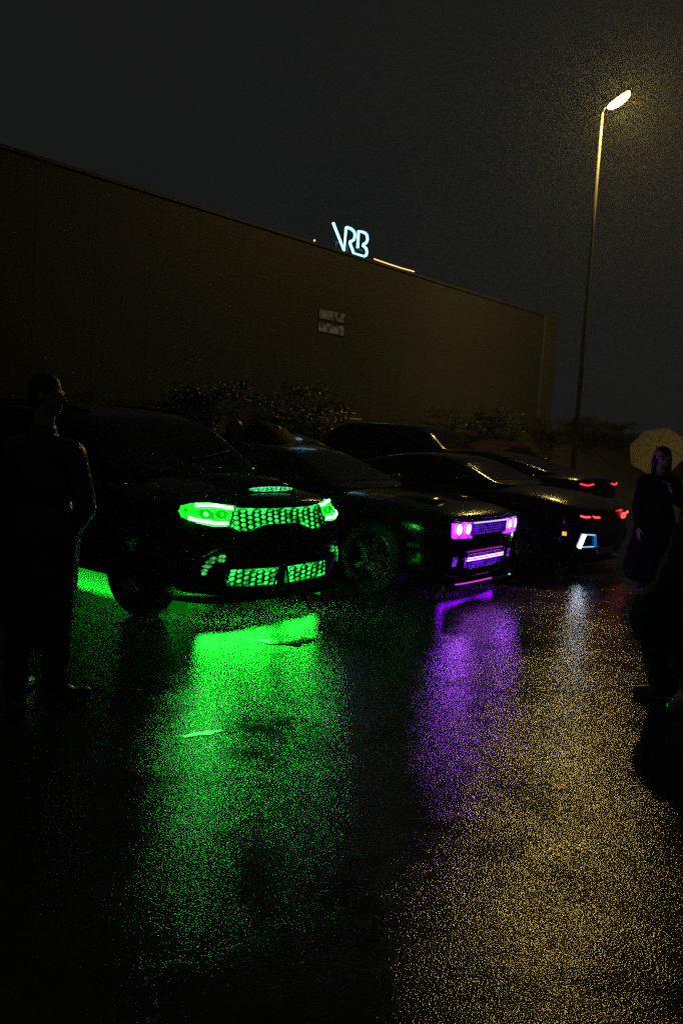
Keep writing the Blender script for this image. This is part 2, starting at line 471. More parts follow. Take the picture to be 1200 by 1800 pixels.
def dtube(bv, ax, pl, off, r, name, mt, parent, n=16, closed=False):
    pts = [hit(bv, lerp2(pl, i / n), ax, off) for i in range(n + (0 if closed else 1))]
    return MB().tube(pts, r, 6, closed).build(name, mt, parent, True)
def inside(p, poly):
    c = False; j = len(poly) - 1
    for i in range(len(poly)):
        if (poly[i][1] > p[1]) != (poly[j][1] > p[1]) and p[0] < (poly[j][0] - poly[i][0]) * (p[1] - poly[i][1]) / (poly[j][1] - poly[i][1]) + poly[i][0]: c = not c
        j = i
    return c
def hexmesh(bv, ax, poly, cw, ch, off, depth, k, name, mt, parent, pad=0.):
    """honeycomb lattice: elongated hexagon cells of width cw, height ch"""
    us = [p[0] for p in poly]; zs = [p[1] for p in poly]; mb = MB(); dx = .75 * cw
    cx = min(us) - cw
    col = 0
    while cx < max(us) + cw:
        cz = min(zs) - ch + (ch / 2 if col % 2 else 0)
        while cz < max(zs) + ch:
            if inside((cx, cz), poly):
                o_ = []; 
                for sc_ in (1.0, k):
                    o_.append([(cx + cw / 2 * a * sc_, cz + ch / 2 * b * sc_) for a, b in ((1, 0), (.5, 1), (-.5, 1), (-1, 0), (-.5, -1), (.5, -1))])
                vv = [hit(bv, p, ax, off) for p in o_[0]] + [hit(bv, p, ax, off) for p in o_[1]] + [hit(bv, p, ax, off - depth) for p in o_[1]]
                ff = []
                for i in range(6):
                    j = (i + 1) % 6; ff.append((i, j, 6 + j, 6 + i)); ff.append((6 + i, 6 + j, 12 + j, 12 + i))
                mb.add(vv, ff)
            cz += ch
        cx += dx; col += 1
    return mb.build(name, mt, parent)

TYRES = {}
def wheel(parent, x, y, r, wd=.26, spokes=5):
    key = (round(r, 2), spokes)
    if key not in TYRES:
        t = MB(); t.lathe([(r * .70, -wd / 2), (r * .94, -wd / 2), (r, -wd / 2 + .03), (r, wd / 2 - .03), (r * .94, wd / 2), (r * .70, wd / 2), (r * .68, wd / 2 - .03), (r * .68, -wd / 2 + .03), (r * .70, -wd / 2)], 'Y', 36)
        q = MB(); q.lathe([(r * .70, -wd / 2 + .01), (r * .66, -wd / 2 + .005), (r * .64, -wd / 2 + .03), (r * .63, wd / 2 - .03), (r * .66, wd / 2 - .005), (r * .70, wd / 2 - .01)], 'Y', 36)
        for k in range(spokes):
            a = 2 * math.pi * k / spokes
            for s_ in (-1, 1):
                q.box((math.cos(a) * r * .36, s_ * (wd / 2 - .045), math.sin(a) * r * .36), (r * .62, .03, r * .13), Matrix.Rotation(-a, 3, 'Y'))
        q.lathe([(0, -wd / 2 + .03), (r * .14, -wd / 2 + .03), (r * .14, wd / 2 - .03), (0, wd / 2 - .03)], 'Y', 16)
        q.lathe([(0, -.02), (r * .5, -.02), (r * .5, .02), (0, .02)], 'Y', 20)
        TYRES[key] = (mesh('tyre', t.v, t.f), mesh('rim', q.v, q.f))
    a, b = TYRES[key]
    wo = obj('wheel', a, rubber, parent, True, (x, y, r))
    obj('rim', b, rim_m, wo)
    return wo

def section(w, zb, zs, zt, ws=None, tuck=.0):
    """half section control points"""
    ws = ws if ws is not None else w - .06
    zm = zb + (zs - zb) * .55
    return [(0, zb), (w * .80, zb), (w - .05 - tuck, zb + .04), (w - tuck * .4, zb + (zm - zb) * .5), (w, zm), (w - .005, zs - .09), (ws, zs), (ws * .62, zt - .012), (0, zt)]
def cab_section(wb, zb, wt, zr):
    zr = max(zr, zb + .02)
    return [(0, zb - .12), (wb * .8, zb - .12), (wb, zb - .06), (wb - (wb - wt) * .30, zb + (zr - zb) * .30), (wb - (wb - wt) * .75, zb + (zr - zb) * .75), (wt - .02, zb + (zr - zb) * .93), (wt * .72, zr - .012), (0, zr)]

def basic_car(root, body_st, cab_st, wheels, wr, pm, warp=None, aw=None, ty=.80):
    body = loft([(x, section(*a)) for x, a in body_st], warp, 2, root, 'body', pm)
    cab = loft([(x, cab_section(*a)) for x, a in cab_st], None, 2, root, 'roof', pm)
    bv = bvh_of(body.data); cv = bvh_of(cab.data)
    cut_arches(body, [(x, wr) for x in wheels], aw or wr + .055)
    body.data.polygons.foreach_set('use_smooth', [True] * len(body.data.polygons))
    body.data.set_sharp_from_angle(angle=R(35))
    for x in wheels:
        for s_ in (-1, 1): wheel(root, x, s_ * ty, wr)
    return body, cab, bv, cv

def mirror_pair(root, x, y, z, pm):
    for s_ in (-1, 1):
        b = MB()
        b.lathe([(0, -.10), (.05, -.09), (.075, -.03), (.08, .03), (.075, .06), (0, .062)], 'X', 14)
        me = mesh('mirror', b.v, b.f)
        for v_ in me.vertices: v_.co.y *= 1.55
        o = obj('mirror', me, pm, root, True, (x, s_ * (y + .14), z))
        MB().box((-.02, -s_ * .14, -.05), (.05, .16, .03)).build('mirror_arm', plastic, o)
        MB().box((-.102, 0, 0), (.006, .16, .10)).build('mirror_glass', chrome, o)

def place(root, nose, head):       # nose at ground point, heading angle a from -Y towards +X
    root.location = (nose[0], nose[1], 0); root.rotation_euler = (0, 0, math.atan2(-math.cos(head), math.sin(head)))

# ------------------------------------------------------------------ 1. the green-lit SUV
GREEN = (.012, 1.0, .03)
g_panel = emat('green_backlight', (.03, 1, .10), .5, (11, .12, 2.0))
g_panel2 = emat('green_backlight_low', (.03, 1, .10), .4, (13, .12, 2.2))
g_house = emat('green_headlight_glow', (.006, 1, .015), 1.0, (16, .25, 3.0))
g_bar = emat('green_light_bar', (.05, 1, .09), 60)
g_led = emat('green_underglow', GREEN, 22)
suv = thing('parked_suv', 'black SUV with glowing green headlights and honeycomb grille, nearest car', 'car')
def warp_suv(x, y, z):
    wgt = math.exp(-max(0, -x) / .35)
    lean = .16 * max(0, (z - .62) / .45) ** 1.5 + .05 * max(0, (.45 - z) / .2)
    plan = .13 * (abs(y) / .75) ** 2.2
    return [x - wgt * (lean + plan), y, z]
st_ = [(0.02, (.70, .26, .93, .985, .64)), (-.06, (.86, .24, .955, 1.03, .80)), (-.22, (.945, .24, .985, 1.075, .865)), (-.5, (.965, .24, 1.02, 1.11, .885)),
       (-.85, (.972, .24, 1.045, 1.145, .89)), (-1.25, (.968, .25, 1.07, 1.19, .88)), (-1.7, (.965, .25, 1.09, 1.2, .88)), (-2.7, (.965, .25, 1.10, 1.2, .88)),
       (-3.7, (.965, .26, 1.12, 1.22, .88)), (-4.5, (.96, .28, 1.12, 1.22, .87)), (-4.95, (.92, .32, 1.10, 1.2, .84)), (-5.08, (.84, .36, 1.06, 1.16, .78))]
cb_ = [(-1.10, (.80, 1.14, .74, 1.17)), (-1.30, (.84, 1.14, .74, 1.26)), (-1.62, (.86, 1.12, .72, 1.50)), (-1.92, (.86, 1.12, .70, 1.655)), (-2.3, (.87, 1.12, .70, 1.715)), (-3.2, (.87, 1.12, .70, 1.735)), (-4.1, (.87, 1.12, .70, 1.71)),
       (-4.6, (.86, 1.12, .68, 1.62)), (-4.88, (.84, 1.12, .68, 1.40)), (-5.0, (.80, 1.10, .70, 1.2))]
SB, SCAB, sbv, scv = basic_car(suv, st_, cb_, (-.86, -3.93), .395, paint, warp_suv, .45, .825)
# windows
P(scv, 'T', [(-1.26, -.66), (-1.26, .66)], [(-1.86, -.58), (-1.86, .58)], .006, 'windscreen', glass, suv, n=16, m_=8)
for s_, ax in ((-1, 'R'), (1, 'L')):
    P(scv, ax, [(-1.98, 1.57), (-2.55, 1.63)], [(-1.50, 1.20), (-2.55, 1.20)], .006, 'side_window', glass, suv, n=8, m_=5)
    P(scv, ax, [(-2.63, 1.63), (-3.45, 1.63)], [(-2.63, 1.20), (-3.45, 1.20)], .006, 'side_window', glass, suv, n=8, m_=5)
    P(scv, ax, [(-3.55, 1.62), (-4.40, 1.55)], [(-3.55, 1.22), (-4.60, 1.22)], .006, 'side_window', glass, suv, n=8, m_=5)
    for (a, b) in ((-1.40, -2.58), (-2.61, -3.42)):
        d_ = P(sbv, ax, [(a, 1.05), (b, 1.07)], [(a - .02, .40), (b + (.0 if b > -3 else .12), .40)], .005, 'door', paint, suv, n=10, m_=6)
        hx = b + .22
        MB().tube([hit(sbv, (hx + .11, .93), ax, .012), hit(sbv, (hx + .09, .93), ax, .04), hit(sbv, (hx - .09, .93), ax, .04), hit(sbv, (hx - .11, .93), ax, .012)], .013, 6).build('handle', paint, d_, True)
    P(sbv, ax, [(-1.36, .33), (-3.42, .33)], [(-1.36, .26), (-3.42, .26)], .02, 'sill_trim', plastic, suv, n=14, m_=2)
    dtube(sbv, ax, [(-1.36, .275), (-3.40, .275)], .02, .006, 'sill_bounce', emat('green_sill_bounce', GREEN, .35), suv, 10)  # green bounce light on the sill edge, painted as a glowing line
    P(sbv, ax, [(-.30, .63), (-.47, .63)], [(-.30, .585), (-.47, .585)], .006, 'side_marker', mat('amber_marker', (.35, .06, .01), .25), suv, n=4, m_=2)
    MB().tube([hit(scv, (-2.0 - i * .5, s_ * .62), 'T', .03) for i in range(5)], .017, 6).build('roof_rail', plastic, suv, True)
mirror_pair(suv, -1.52, .92, 1.22, paint)
# bonnet edges and scoop
for s_ in (-1, 1):
    dtube(sbv, 'T', [(-.20, s_ * .78), (-1.2, s_ * .83)], .001, .004, 'bonnet_seam', plastic, suv, 12)
    dtube(scv, 'T', [(-1.30, s_ * .05 + .05), (-1.42, s_ * .33 + .25)], .02, .009, 'wiper', plastic, suv, 6)
# scoop: raised hood bulge with a forward opening full of lit honeycomb
sy = .03
sc_v = []; ny = 14
for (x, h) in ((-.30, .0), (-.318, .064), (-.42, .086), (-.75, .075), (-1.05, .004)):
    for j in range(ny + 1):
        y = sy - .34 + .68 * j / ny; e = 1 - abs(2 * j / ny - 1) ** 6
        p = hit(sbv, (x, y), 'T', 0); sc_v.append((p.x, p.y, p.z + h * e - .002))
fs = [(i * (ny + 1) + j, i * (ny + 1) + j + 1, (i + 1) * (ny + 1) + j + 1, (i + 1) * (ny + 1) + j) for i in range(4) for j in range(ny)]
scoop = obj('bonnet_scoop', mesh('bonnet_scoop', sc_v, fs), paint, suv, True)
zc = hit(sbv, (-.30, sy), 'T', 0).z
mb = MB(); mb2 = MB()
for col in range(10):
    for row in range(2):
        y = sy - .245 + col * .0545; z = zc + .018 + row * .022 + (.011 if col % 2 else 0)
        e = 1 - ((y - sy) / .30) ** 2; z = zc + .026 + (z - zc - .030) * .75 * e
        oc = [(y + .034 * a, z + .0085 * b * e) for a, b in ((1, 0), (.5, 1), (-.5, 1), (-1, 0), (-.5, -1), (.5, -1))]
        ic = [(y + .027 * a, z + .0062 * b * e) for a, b in ((1, 0), (.5, 1), (-.5, 1), (-1, 0), (-.5, -1), (.5, -1))]
        vv = [(-.292, *q) for q in oc] + [(-.292, *q) for q in ic] + [(-.300, *q) for q in ic]
        mb.add(vv, [(i, (i + 1) % 6, 6 + (i + 1) % 6, 6 + i) for i in range(6)] + [(6 + i, 6 + (i + 1) % 6, 12 + (i + 1) % 6, 12 + i) for i in range(6)])
mb.build('scoop_mesh', plastic, scoop)
q_ = [(-.303, sy + .27 * math.cos(a), zc + .028 + .021 * math.sin(a)) for a in [2 * math.pi * k / 24 for k in range(24)]]
obj('scoop_backlight', mesh('scoop_backlight', q_, [tuple(range(24))]), emat('green_scoop', (.10, 1, .28), .9, (30, .5, 1.9)), scoop)
# headlights
for s_ in (-1, 1):
    top = [(s_ * .50, .968), (s_ * .70, .985), (s_ * .81, .976), (s_ * .875, .955), (s_ * .905, .915)]
    bot = [(s_ * .575, .812), (s_ * .72, .818), (s_ * .875, .848), (s_ * .905, .875)]
    hl = P(sbv, 'F', top, bot, .006, 'headlight', g_house, suv, n=18, m_=6)
    dtube(sbv, 'F', [(s_ * .535, .950), (s_ * .70, .966), (s_ * .80, .962)], .014, .0125, 'light_bar', g_bar, hl, 14)
    dtube(sbv, 'F', [(s_ * .595, .833), (s_ * .72, .837), (s_ * .845, .858), (s_ * .875, .872)], .014, .0125, 'light_bar', g_bar, hl, 14)
    for u in (.635, .765):
        c = hit(sbv, (s_ * u, .902), 'F', .014)
        ring = [hit(sbv, (s_ * u + .056 * a, .902 + .036 * b), 'F', .013) for a, b in ((1, 0), (.6, 1), (-.6, 1), (-1, 0), (-.6, -1), (.6, -1))]
        pr = MB().tube(ring, .0042, 6, True).build('projector', gloss, hl, True)
        inn = [hit(sbv, (s_ * u + .05 * a, .902 + .031 * b), 'F', .0105) for a, b in ((1, 0), (.6, 1), (-.6, 1), (-1, 0), (-.6, -1), (.6, -1))]
        obj('projector_bowl', mesh('projector_bowl', inn, [tuple(range(6))]), emat('green_bowl', (.006, 1, .015), .60), pr)
        cen = [hit(sbv, (s_ * u + .016 * math.cos(a), .902 + .016 * math.sin(a)), 'F', .014) for a in [2 * math.pi * k / 14 for k in range(14)]]
        obj('projector_lens', mesh('projector_lens', cen, [tuple(range(14))]), emat('green_projector', (.10, 1, .15), 3), pr) if u > .7 else obj('projector_lens', mesh('projector_lens', cen, [tuple(range(14))]), g_house, pr)
    # dark surround at the inner edge, between lamp and grille
    dtube(sbv, 'F', [(s_ * .498, .985), (s_ * .573, .805), (s_ * .73, .806), (s_ * .84, .832)], .008, .009, 'headlight_trim', gloss, hl, 16)
# grille
gp = [(-.56, .80), (-.30, .812), (.20, .812), (.30, .778), (.37, .745), (.50, .745), (.555, .80), (.50, .955), (-.50, .955)]
gp = [(-.56, .80), (-.50, .772), (-.37, .772), (-.29, .79), (-.20, .815), (.20, .815), (.29, .785), (.37, .758), (.50, .758), (.56, .80), (.505, .945), (-.505, .945)]
gr = hexmesh(sbv, 'F', gp, .100, .038, .022, .022, .74, 'grille', gloss, suv)
P(sbv, 'F', [(-.50, .955), (.50, .955)], [(-.57, .79), (-.44, .765), (-.2, .805), (.2, .805), (.44, .745), (.57, .79)], .003, 'grille_backlight', g_panel, gr, n=40, m_=8, thick=.004)
dtube(sbv, 'F', [(-.51, .965), (0, .968), (.51, .965)], .012, .014, 'grille_surround', gloss, gr, 20)
dtube(sbv, 'F', [(-.575, .80), (-.50, .758), (-.37, .758), (-.28, .78), (-.19, .803), (.19, .803), (.28, .775), (.37, .745), (.50, .745), (.575, .80)], .012, .011, 'grille_surround', gloss, gr, 40)
# lower grilles and corner vents
for s_ in (-1, 1):
    lp = [(s_ * .07, .31), (s_ * .07, .44), (s_ * .57, .455), (s_ * .61, .41), (s_ * .59, .335)]
    lg = hexmesh(sbv, 'F', lp, .100, .040, .02, .020, .74, 'lower_grille', gloss, suv)
    P(sbv, 'F', [(s_ * .05, .445), (s_ * .57, .462)], [(s_ * .05, .305), (s_ * .60, .33)], .003, 'lower_backlight', g_panel2, lg, n=20, m_=6, thick=.004)
    dtube(sbv, 'F', [(s_ * .04, .462), (s_ * .60, .478), (s_ * .64, .42), (s_ * .61, .315), (s_ * .04, .288)], .012, .012, 'lower_surround', gloss, lg, 24, True)
    vp = [(s_ * .80, .44), (s_ * .84, .44), (s_ * .80, .56), (s_ * .72, .60), (s_ * .56, .575), (s_ * .56, .53), (s_ * .70, .545), (s_ * .77, .50)]
    cv_ = MB()
    for (u, z, wu) in ((.80, .445, .035), (.80, .468, .05), (.785, .502, .07), (.765, .535, .075), (.735, .562, .075), (.665, .575, .07), (.67, .545, .07)):
        oc = [(s_ * (u + wu / 2 * a), z + .013 * b) for a, b in ((1, 0), (.5, 1), (-.5, 1), (-1, 0), (-.5, -1), (.5, -1))]
        cv_.add([hit(sbv, q, 'F', .012) for q in oc], [(0, 1, 2, 3, 4, 5)])
    cvo = cv_.build('corner_vent', emat('green_corner', (.10, 1, .2), .42, (30, .1, .8)), suv)
    dtube(sbv, 'F', [(s_ * .87, .42), (s_ * .85, .55), (s_ * .74, .615), (s_ * .53, .60)], .014, .014, 'vent_surround', gloss, cvo, 16)
# front splitter, with an LED tube under its lip
MB().tube([(-.22 - .12 * (abs(y) / .75) ** 2.2, y, .196) for y in (-.7, -.4, -.2, 0, .2, .4, .7)], .014, 6).build('underglow_tube', emat('green_front_underglow', GREEN, 200, (4, 10, 330)), suv)
sp = MB(); N = 24; prof = []
for i in range(N + 1):
    y = -.93 + 1.86 * i / N; xx = hit(sbv, (max(-.9, min(.9, y)), .32), 'F', 0).x
    for (dx, z) in ((-.15, .235), (.075, .215), (.085, .203), (-.15, .20)): prof.append((xx + dx - .1 * (abs(y) / .93) ** 8, y, z))
sp.add(prof, [(i * 4 + a, i * 4 + (a + 1) % 4, (i + 1) * 4 + (a + 1) % 4, (i + 1) * 4 + a) for i in range(N) for a in range(4)])
sp.build('splitter', gloss, suv)
rg = random.Random(5)
for s_ in (-1, 1):
    MB().box((-.52, s_ * .80, .15), (.34, .012, .11)).build('splitter_fin', emat('green_fin_glow', GREEN, .10), suv)  # green light caught on the fin, painted as its own faint emission
ug = MB(); ug.tube([(-.40, -.5, .25), (-.40, .5, .25)], .008, 6); ug.build('underglow_tube', g_led, suv)
for s_ in (-1, 1):
    MB().tube([(-1.32, s_ * .45, .258), (-3.6, s_ * .45, .258)], .022, 8).build('underglow_tube', emat('green_side_underglow', GREEN, 1300), suv)
    MB().box((-2.4, s_ * .478, .24), (2.6, .008, .08)).build('underglow_shield', plastic, suv)
MB().box((-1.21, 0, .19), (.012, 1.05, .17)).build('added_underglow_end_plate', plastic, suv)  # added plate, stops the side tubes' light spilling out forward
MB().box((-2.4, .482, .225), (2.6, .008, .15)).build('underglow_shield', plastic, suv)  # added outside the far tube, keeps its green off the next car
MB().box((-2.4, .42, .24), (2.6, .008, .10)).build('underglow_shield', plastic, suv)  # added inside the far tube, so that it lights straight down
place(suv, (-.395, 8.02), R(50.2))

# ------------------------------------------------------------------ 2. the purple-lit coupe
VIO = (.36, .02, 1.0)
v_halo = emat('violet_headlight', (.46, .10, 1), 55)
v_pan = emat('violet_panel', (.20, .008, 1), .75, (9, 1.5, 8))
v_blue = emat('violet_blue_panel', (.18, .02, 1), .30, (20, .3, 2.4))
v_low = emat('violet_lower', (.15, .012, 1), .7, (16, .8, 6))
v_led = emat('violet_underglow', (.26, .0, 1), 60, (4, 4, 70))
cp = thing('parked_coupe', 'black coupe with purple glowing quad headlights and lower grille, beside the green SUV', 'car')
def warp_cp(x, y, z):
    wgt = math.exp(-max(0, -x) / .3)
    return [x - wgt * (.10 * (abs(y) / .8) ** 2.2 + .05 * max(0, (.5 - z) / .25) + .02 * max(0, (z - .8) / .1)), y, z]
cst = [(.02, (.78, .22, .80, .845, .72)), (-.07, (.89, .20, .83, .875, .82)), (-.25, (.945, .20, .87, .915, .86)), (-.6, (.96, .20, .90, .96, .87)), (-1.0, (.962, .20, .92, .985, .87)), (-1.5, (.955, .21, .94, 1.0, .86)),
       (-2.4, (.95, .22, .95, 1.0, .86)), (-3.4, (.955, .22, .96, 1.02, .86)), (-4.2, (.96, .24, .98, 1.05, .86)), (-4.85, (.93, .28, .97, 1.05, .84)), (-5.0, (.86, .34, .93, 1.0, .78))]
ccb = [(-1.45, (.78, .98, .72, 1.0)), (-1.65, (.80, .98, .70, 1.06)), (-2.05, (.80, .97, .66, 1.27)), (-2.4, (.80, .97, .63, 1.39)), (-2.8, (.80, .97, .62, 1.43)), (-3.3, (.80, .97, .62, 1.40)), (-3.8, (.79, .98, .64, 1.25)), (-4.25, (.77, 1.0, .66, 1.10)), (-4.4, (.74, 1.0, .66, 1.03))]
CB, CC, cbv, ccv = basic_car(cp, cst, ccb, (-.92, -3.85), .365, paint, warp_cp, .42, .82)
P(ccv, 'T', [(-1.64, -.62), (-1.64, .62)], [(-2.32, -.55), (-2.32, .55)], .006, 'windscreen', glass, cp, n=14, m_=8)
P(ccv, 'T', [(-3.45, -.54), (-3.45, .54)], [(-4.2, -.60), (-4.2, .60)], .006, 'rear_window', glass, cp, n=12, m_=6)
for s_, ax in ((-1, 'R'), (1, 'L')):
    P(ccv, ax, [(-2.35, 1.31), (-2.95, 1.34)], [(-1.85, 1.02), (-2.95, 1.02)], .006, 'side_window', glass, cp, n=8, m_=4)
    P(ccv, ax, [(-3.02, 1.34), (-3.5, 1.27)], [(-3.02, 1.02), (-3.75, 1.05)], .006, 'side_window', glass, cp, n=8, m_=4)
    d_ = P(cbv, ax, [(-1.62, .90), (-3.05, .91)], [(-1.60, .34), (-3.0, .34)], .005, 'door', paint, cp, n=10, m_=6)
    MB().tube([hit(cbv, (-2.72, .82), ax, .012), hit(cbv, (-2.75, .82), ax, .04), hit(cbv, (-2.93, .82), ax, .04), hit(cbv, (-2.95, .82), ax, .012)], .012, 6).build('handle', paint, d_, True)
    P(cbv, ax, [(-.36, .56), (-.50, .56)], [(-.36, .52), (-.50, .52)], .006, 'side_marker', mat('amber_marker'), cp, n=4, m_=2)
    dtube(cbv, ax, [(-1.36, .25), (-3.40, .25)], .01, .012, 'sill_trim', plastic, cp, 10)
    dtube(cbv, 'T', [(-.16, s_ * .76), (-1.5, s_ * .80)], .001, .004, 'bonnet_seam', plastic, cp, 12)
mirror_pair(cp, -1.85, .90, 1.03, paint)
# recessed face: backlit panel behind a mesh, quad lamps
face = P(cbv, 'F', [(-.76, .785), (0, .79), (.76, .785)], [(-.76, .655), (-.68, .625), (.68, .625), (.76, .655)], .004, 'grille', gloss, cp, n=30, m_=5)
mid_ = P(cbv, 'F', [(-.40, .777), (.40, .777)], [(-.40, .645), (.40, .645)], .009, 'grille_backlight', v_blue, face, n=18, m_=5, thick=.004)
gm = MB()
for i in range(21):
    u = -.40 + i * .04; gm.tube([hit(cbv, (u, .778), 'F', .016), hit(cbv, (u, .71), 'F', .016), hit(cbv, (u, .644), 'F', .016)], .0065, 5)
for j in range(6):
    z = .645 + j * .0266; gm.tube([hit(cbv, (-.40 + .1 * i, z), 'F', .016) for i in range(9)], .006, 5)
gm.build('grille_mesh', gloss, face)
dtube(cbv, 'F', [(-.40, .772), (0, .776), (.40, .772)], .018, .008, 'grille_light', emat('violet_line', (.42, .30, 1), 2.2), face, 16)
for s_ in (-1, 1):
    hl = P(cbv, 'F', [(s_ * .42, .778), (s_ * .765, .775)], [(s_ * .42, .635), (s_ * .68, .632), (s_ * .765, .665)], .010, 'headlight', v_pan, cp, n=10, m_=5, thick=.006)
    for u in (.50, .665):
        c = [hit(cbv, (s_ * u + .052 * math.cos(a), .715 + .052 * math.sin(a)), 'F', .022) for a in [2 * math.pi * k / 20 for k in range(20)]]
        ctr = hit(cbv, (s_ * u, .715), 'F', .034)
        lm = obj('lamp', mesh('lamp', c + [ctr], [(k, (k + 1) % 20, 20) for k in range(20)]), v_halo, hl, True)
        MB().tube([p + Vector((.004, 0, 0)) for p in [hit(cbv, (s_ * u + .060 * math.cos(a), .715 + .060 * math.sin(a)), 'F', .02) for a in [2 * math.pi * k / 20 for k in range(20)]]], .006, 6, True).build('lamp_ring', emat('violet_ring', (.5, .02, 1), .8), lm, True)
    P(cbv, 'F', [(s_ * .40, .632), (s_ * .76, .655)], [(s_ * .38, .615), (s_ * .74, .625)], .014, 'lamp_sill', v_pan, hl, n=8, m_=2, thick=.02)
dtube(cbv, 'F', [(-.79, .80), (0, .812), (.79, .80)], .022, .016, 'bonnet_lip', paint, cp, 24)
# lower grille
lg = P(cbv, 'F', [(-.44, .44), (.44, .44)], [(-.42, .305), (.42, .305)], .004, 'lower_grille', v_low, cp, n=18, m_=5, thick=.006)
gm = MB()
for i in range(29):
    u = -.43 + i * .0307; gm.tube([hit(cbv, (u, .44), 'F', .012), hit(cbv, (u, .305), 'F', .012)], .0055, 5)
for j in range(6):
    z = .305 + j * .027; gm.tube([hit(cbv, (-.44 + .11 * i, z), 'F', .012) for i in range(9)], .006, 5)
gm.build('lower_mesh', gloss, lg)
for z in (.408, .385):
    dtube(cbv, 'F', [(-.43, z), (0, z), (.43, z)], .02, .005, 'light_line', emat('violet_bright', (.52, .12, 1), 12.0), lg, 14)
dtube(cbv, 'F', [(-.44, .475), (0, .478), (.40, .475)], .014, .004, 'light_line', emat('violet_pink', (.75, .05, .9), .6), lg, 14)
dtube(cbv, 'F', [(-.45, .455), (.45, .455), (.44, .29), (-.44, .29)], .012, .012, 'lower_surround', gloss, lg, 28, True)
for s_ in (-1, 1):
    P(cbv, 'F', [(s_ * .60, .43), (s_ * .68, .43)], [(s_ * .60, .34), (s_ * .68, .34)], .006, 'corner_duct', emat('violet_duct', (.3, .03, 1), .35, (30, 0, .9)), cp, n=3, m_=3)
sp = MB(); prof = []
for i in range(N + 1):
    y = -.90 + 1.80 * i / N; xx = hit(cbv, (max(-.85, min(.85, y)), .27), 'F', 0).x
    for (dx, z) in ((-.15, .185), (.07, .165), (.08, .15), (-.15, .145)): prof.append((xx + dx - .1 * (abs(y) / .9) ** 8, y, z))
sp.add(prof, [(i * 4 + a, i * 4 + (a + 1) % 4, (i + 1) * 4 + (a + 1) % 4, (i + 1) * 4 + a) for i in range(N) for a in range(4)])
spo = sp.build('splitter', gloss, cp)
MB().tube([Vector(prof[i * 4 + 1]) + Vector((.002, 0, .004)) for i in range(3, 14)], .006, 6).build('splitter_light', emat('violet_pink2', (.8, .03, .9), 1.2), spo, True)
MB().tube([(-.22 - .10 * (abs(y) / .8) ** 2.2, y, .142) for y in (-.6, -.4, -.2, 0, .2, .4, .6)], .012, 6).build('underglow_tube', v_led, cp)
# bonnet scoops
for s_ in (-1, 1):
    v_ = []
    for (x, h) in ((-.45, 0), (-.47, .035), (-.62, .045), (-.95, .004)):
        for j in range(9):
            y = s_ * .36 - .15 + .30 * j / 8; e = 1 - abs(j / 4 - 1) ** 4; p = hit(cbv, (x, y), 'T', 0); v_.append((p.x, p.y, p.z + h * e - .002))
    bs = obj('bonnet_scoop', mesh('bonnet_scoop', v_, [(i * 9 + j, i * 9 + j + 1, i * 9 + j + 10, i * 9 + j + 9) for i in range(3) for j in range(8)]), paint, cp, True)
MB().box((-.16, 0, .125), (.01, 1.5, .05)).build('air_dam', plastic, cp)
place(cp, (1.60, 9.97), R(56.5))

# ------------------------------------------------------------------ 3. coupe with red lights and blue duct
c3 = thing('parked_coupe', 'black coupe with red slit headlights and a blue white lit bumper duct', 'car')
st3 = [(.02, (.80, .20, .76, .80, .74)), (-.08, (.90, .18, .80, .84, .83)), (-.28, (.945, .18, .86, .90, .87)), (-.6, (.955, .18, .91, .96, .88)), (-1.0, (.955, .19, .94, 1.0, .87)), (-1.45, (.945, .20, .96, 1.02, .86)),
       (-2.3, (.94, .21, .97, 1.02, .86)), (-3.3, (.955, .22, .98, 1.03, .87)), (-4.1, (.96, .24, 1.0, 1.06, .87)), (-4.65, (.92, .28, .98, 1.05, .84)), (-4.8, (.85, .34, .94, 1.0, .78))]
cb3 = [(-1.25, (.80, .99, .74, 1.0)), (-1.45, (.82, .99, .70, 1.07)), (-1.85, (.82, .98, .65, 1.25)), (-2.15, (.82, .98, .62, 1.345)), (-2.55, (.82, .98, .61, 1.37)), (-3.0, (.82, .98, .61, 1.34)), (-3.5, (.81, .99, .63, 1.22)), (-4.0, (.79, 1.0, .66, 1.10)), (-4.15, (.76, 1.0, .66, 1.04))]
B3, K3, bv3, kv3 = basic_car(c3, st3, cb3, (-.92, -3.75), .36, paint, warp_cp, .41, .82)
P(kv3, 'T', [(-1.44, -.62), (-1.44, .62)], [(-2.08, -.54), (-2.08, .54)], .006, 'windscreen', glass, c3, n=14, m_=8)
P(kv3, 'T', [(-3.2, -.53), (-3.2, .53)], [(-3.95, -.60), (-3.95, .60)], .006, 'rear_window', glass, c3, n=12, m_=6)
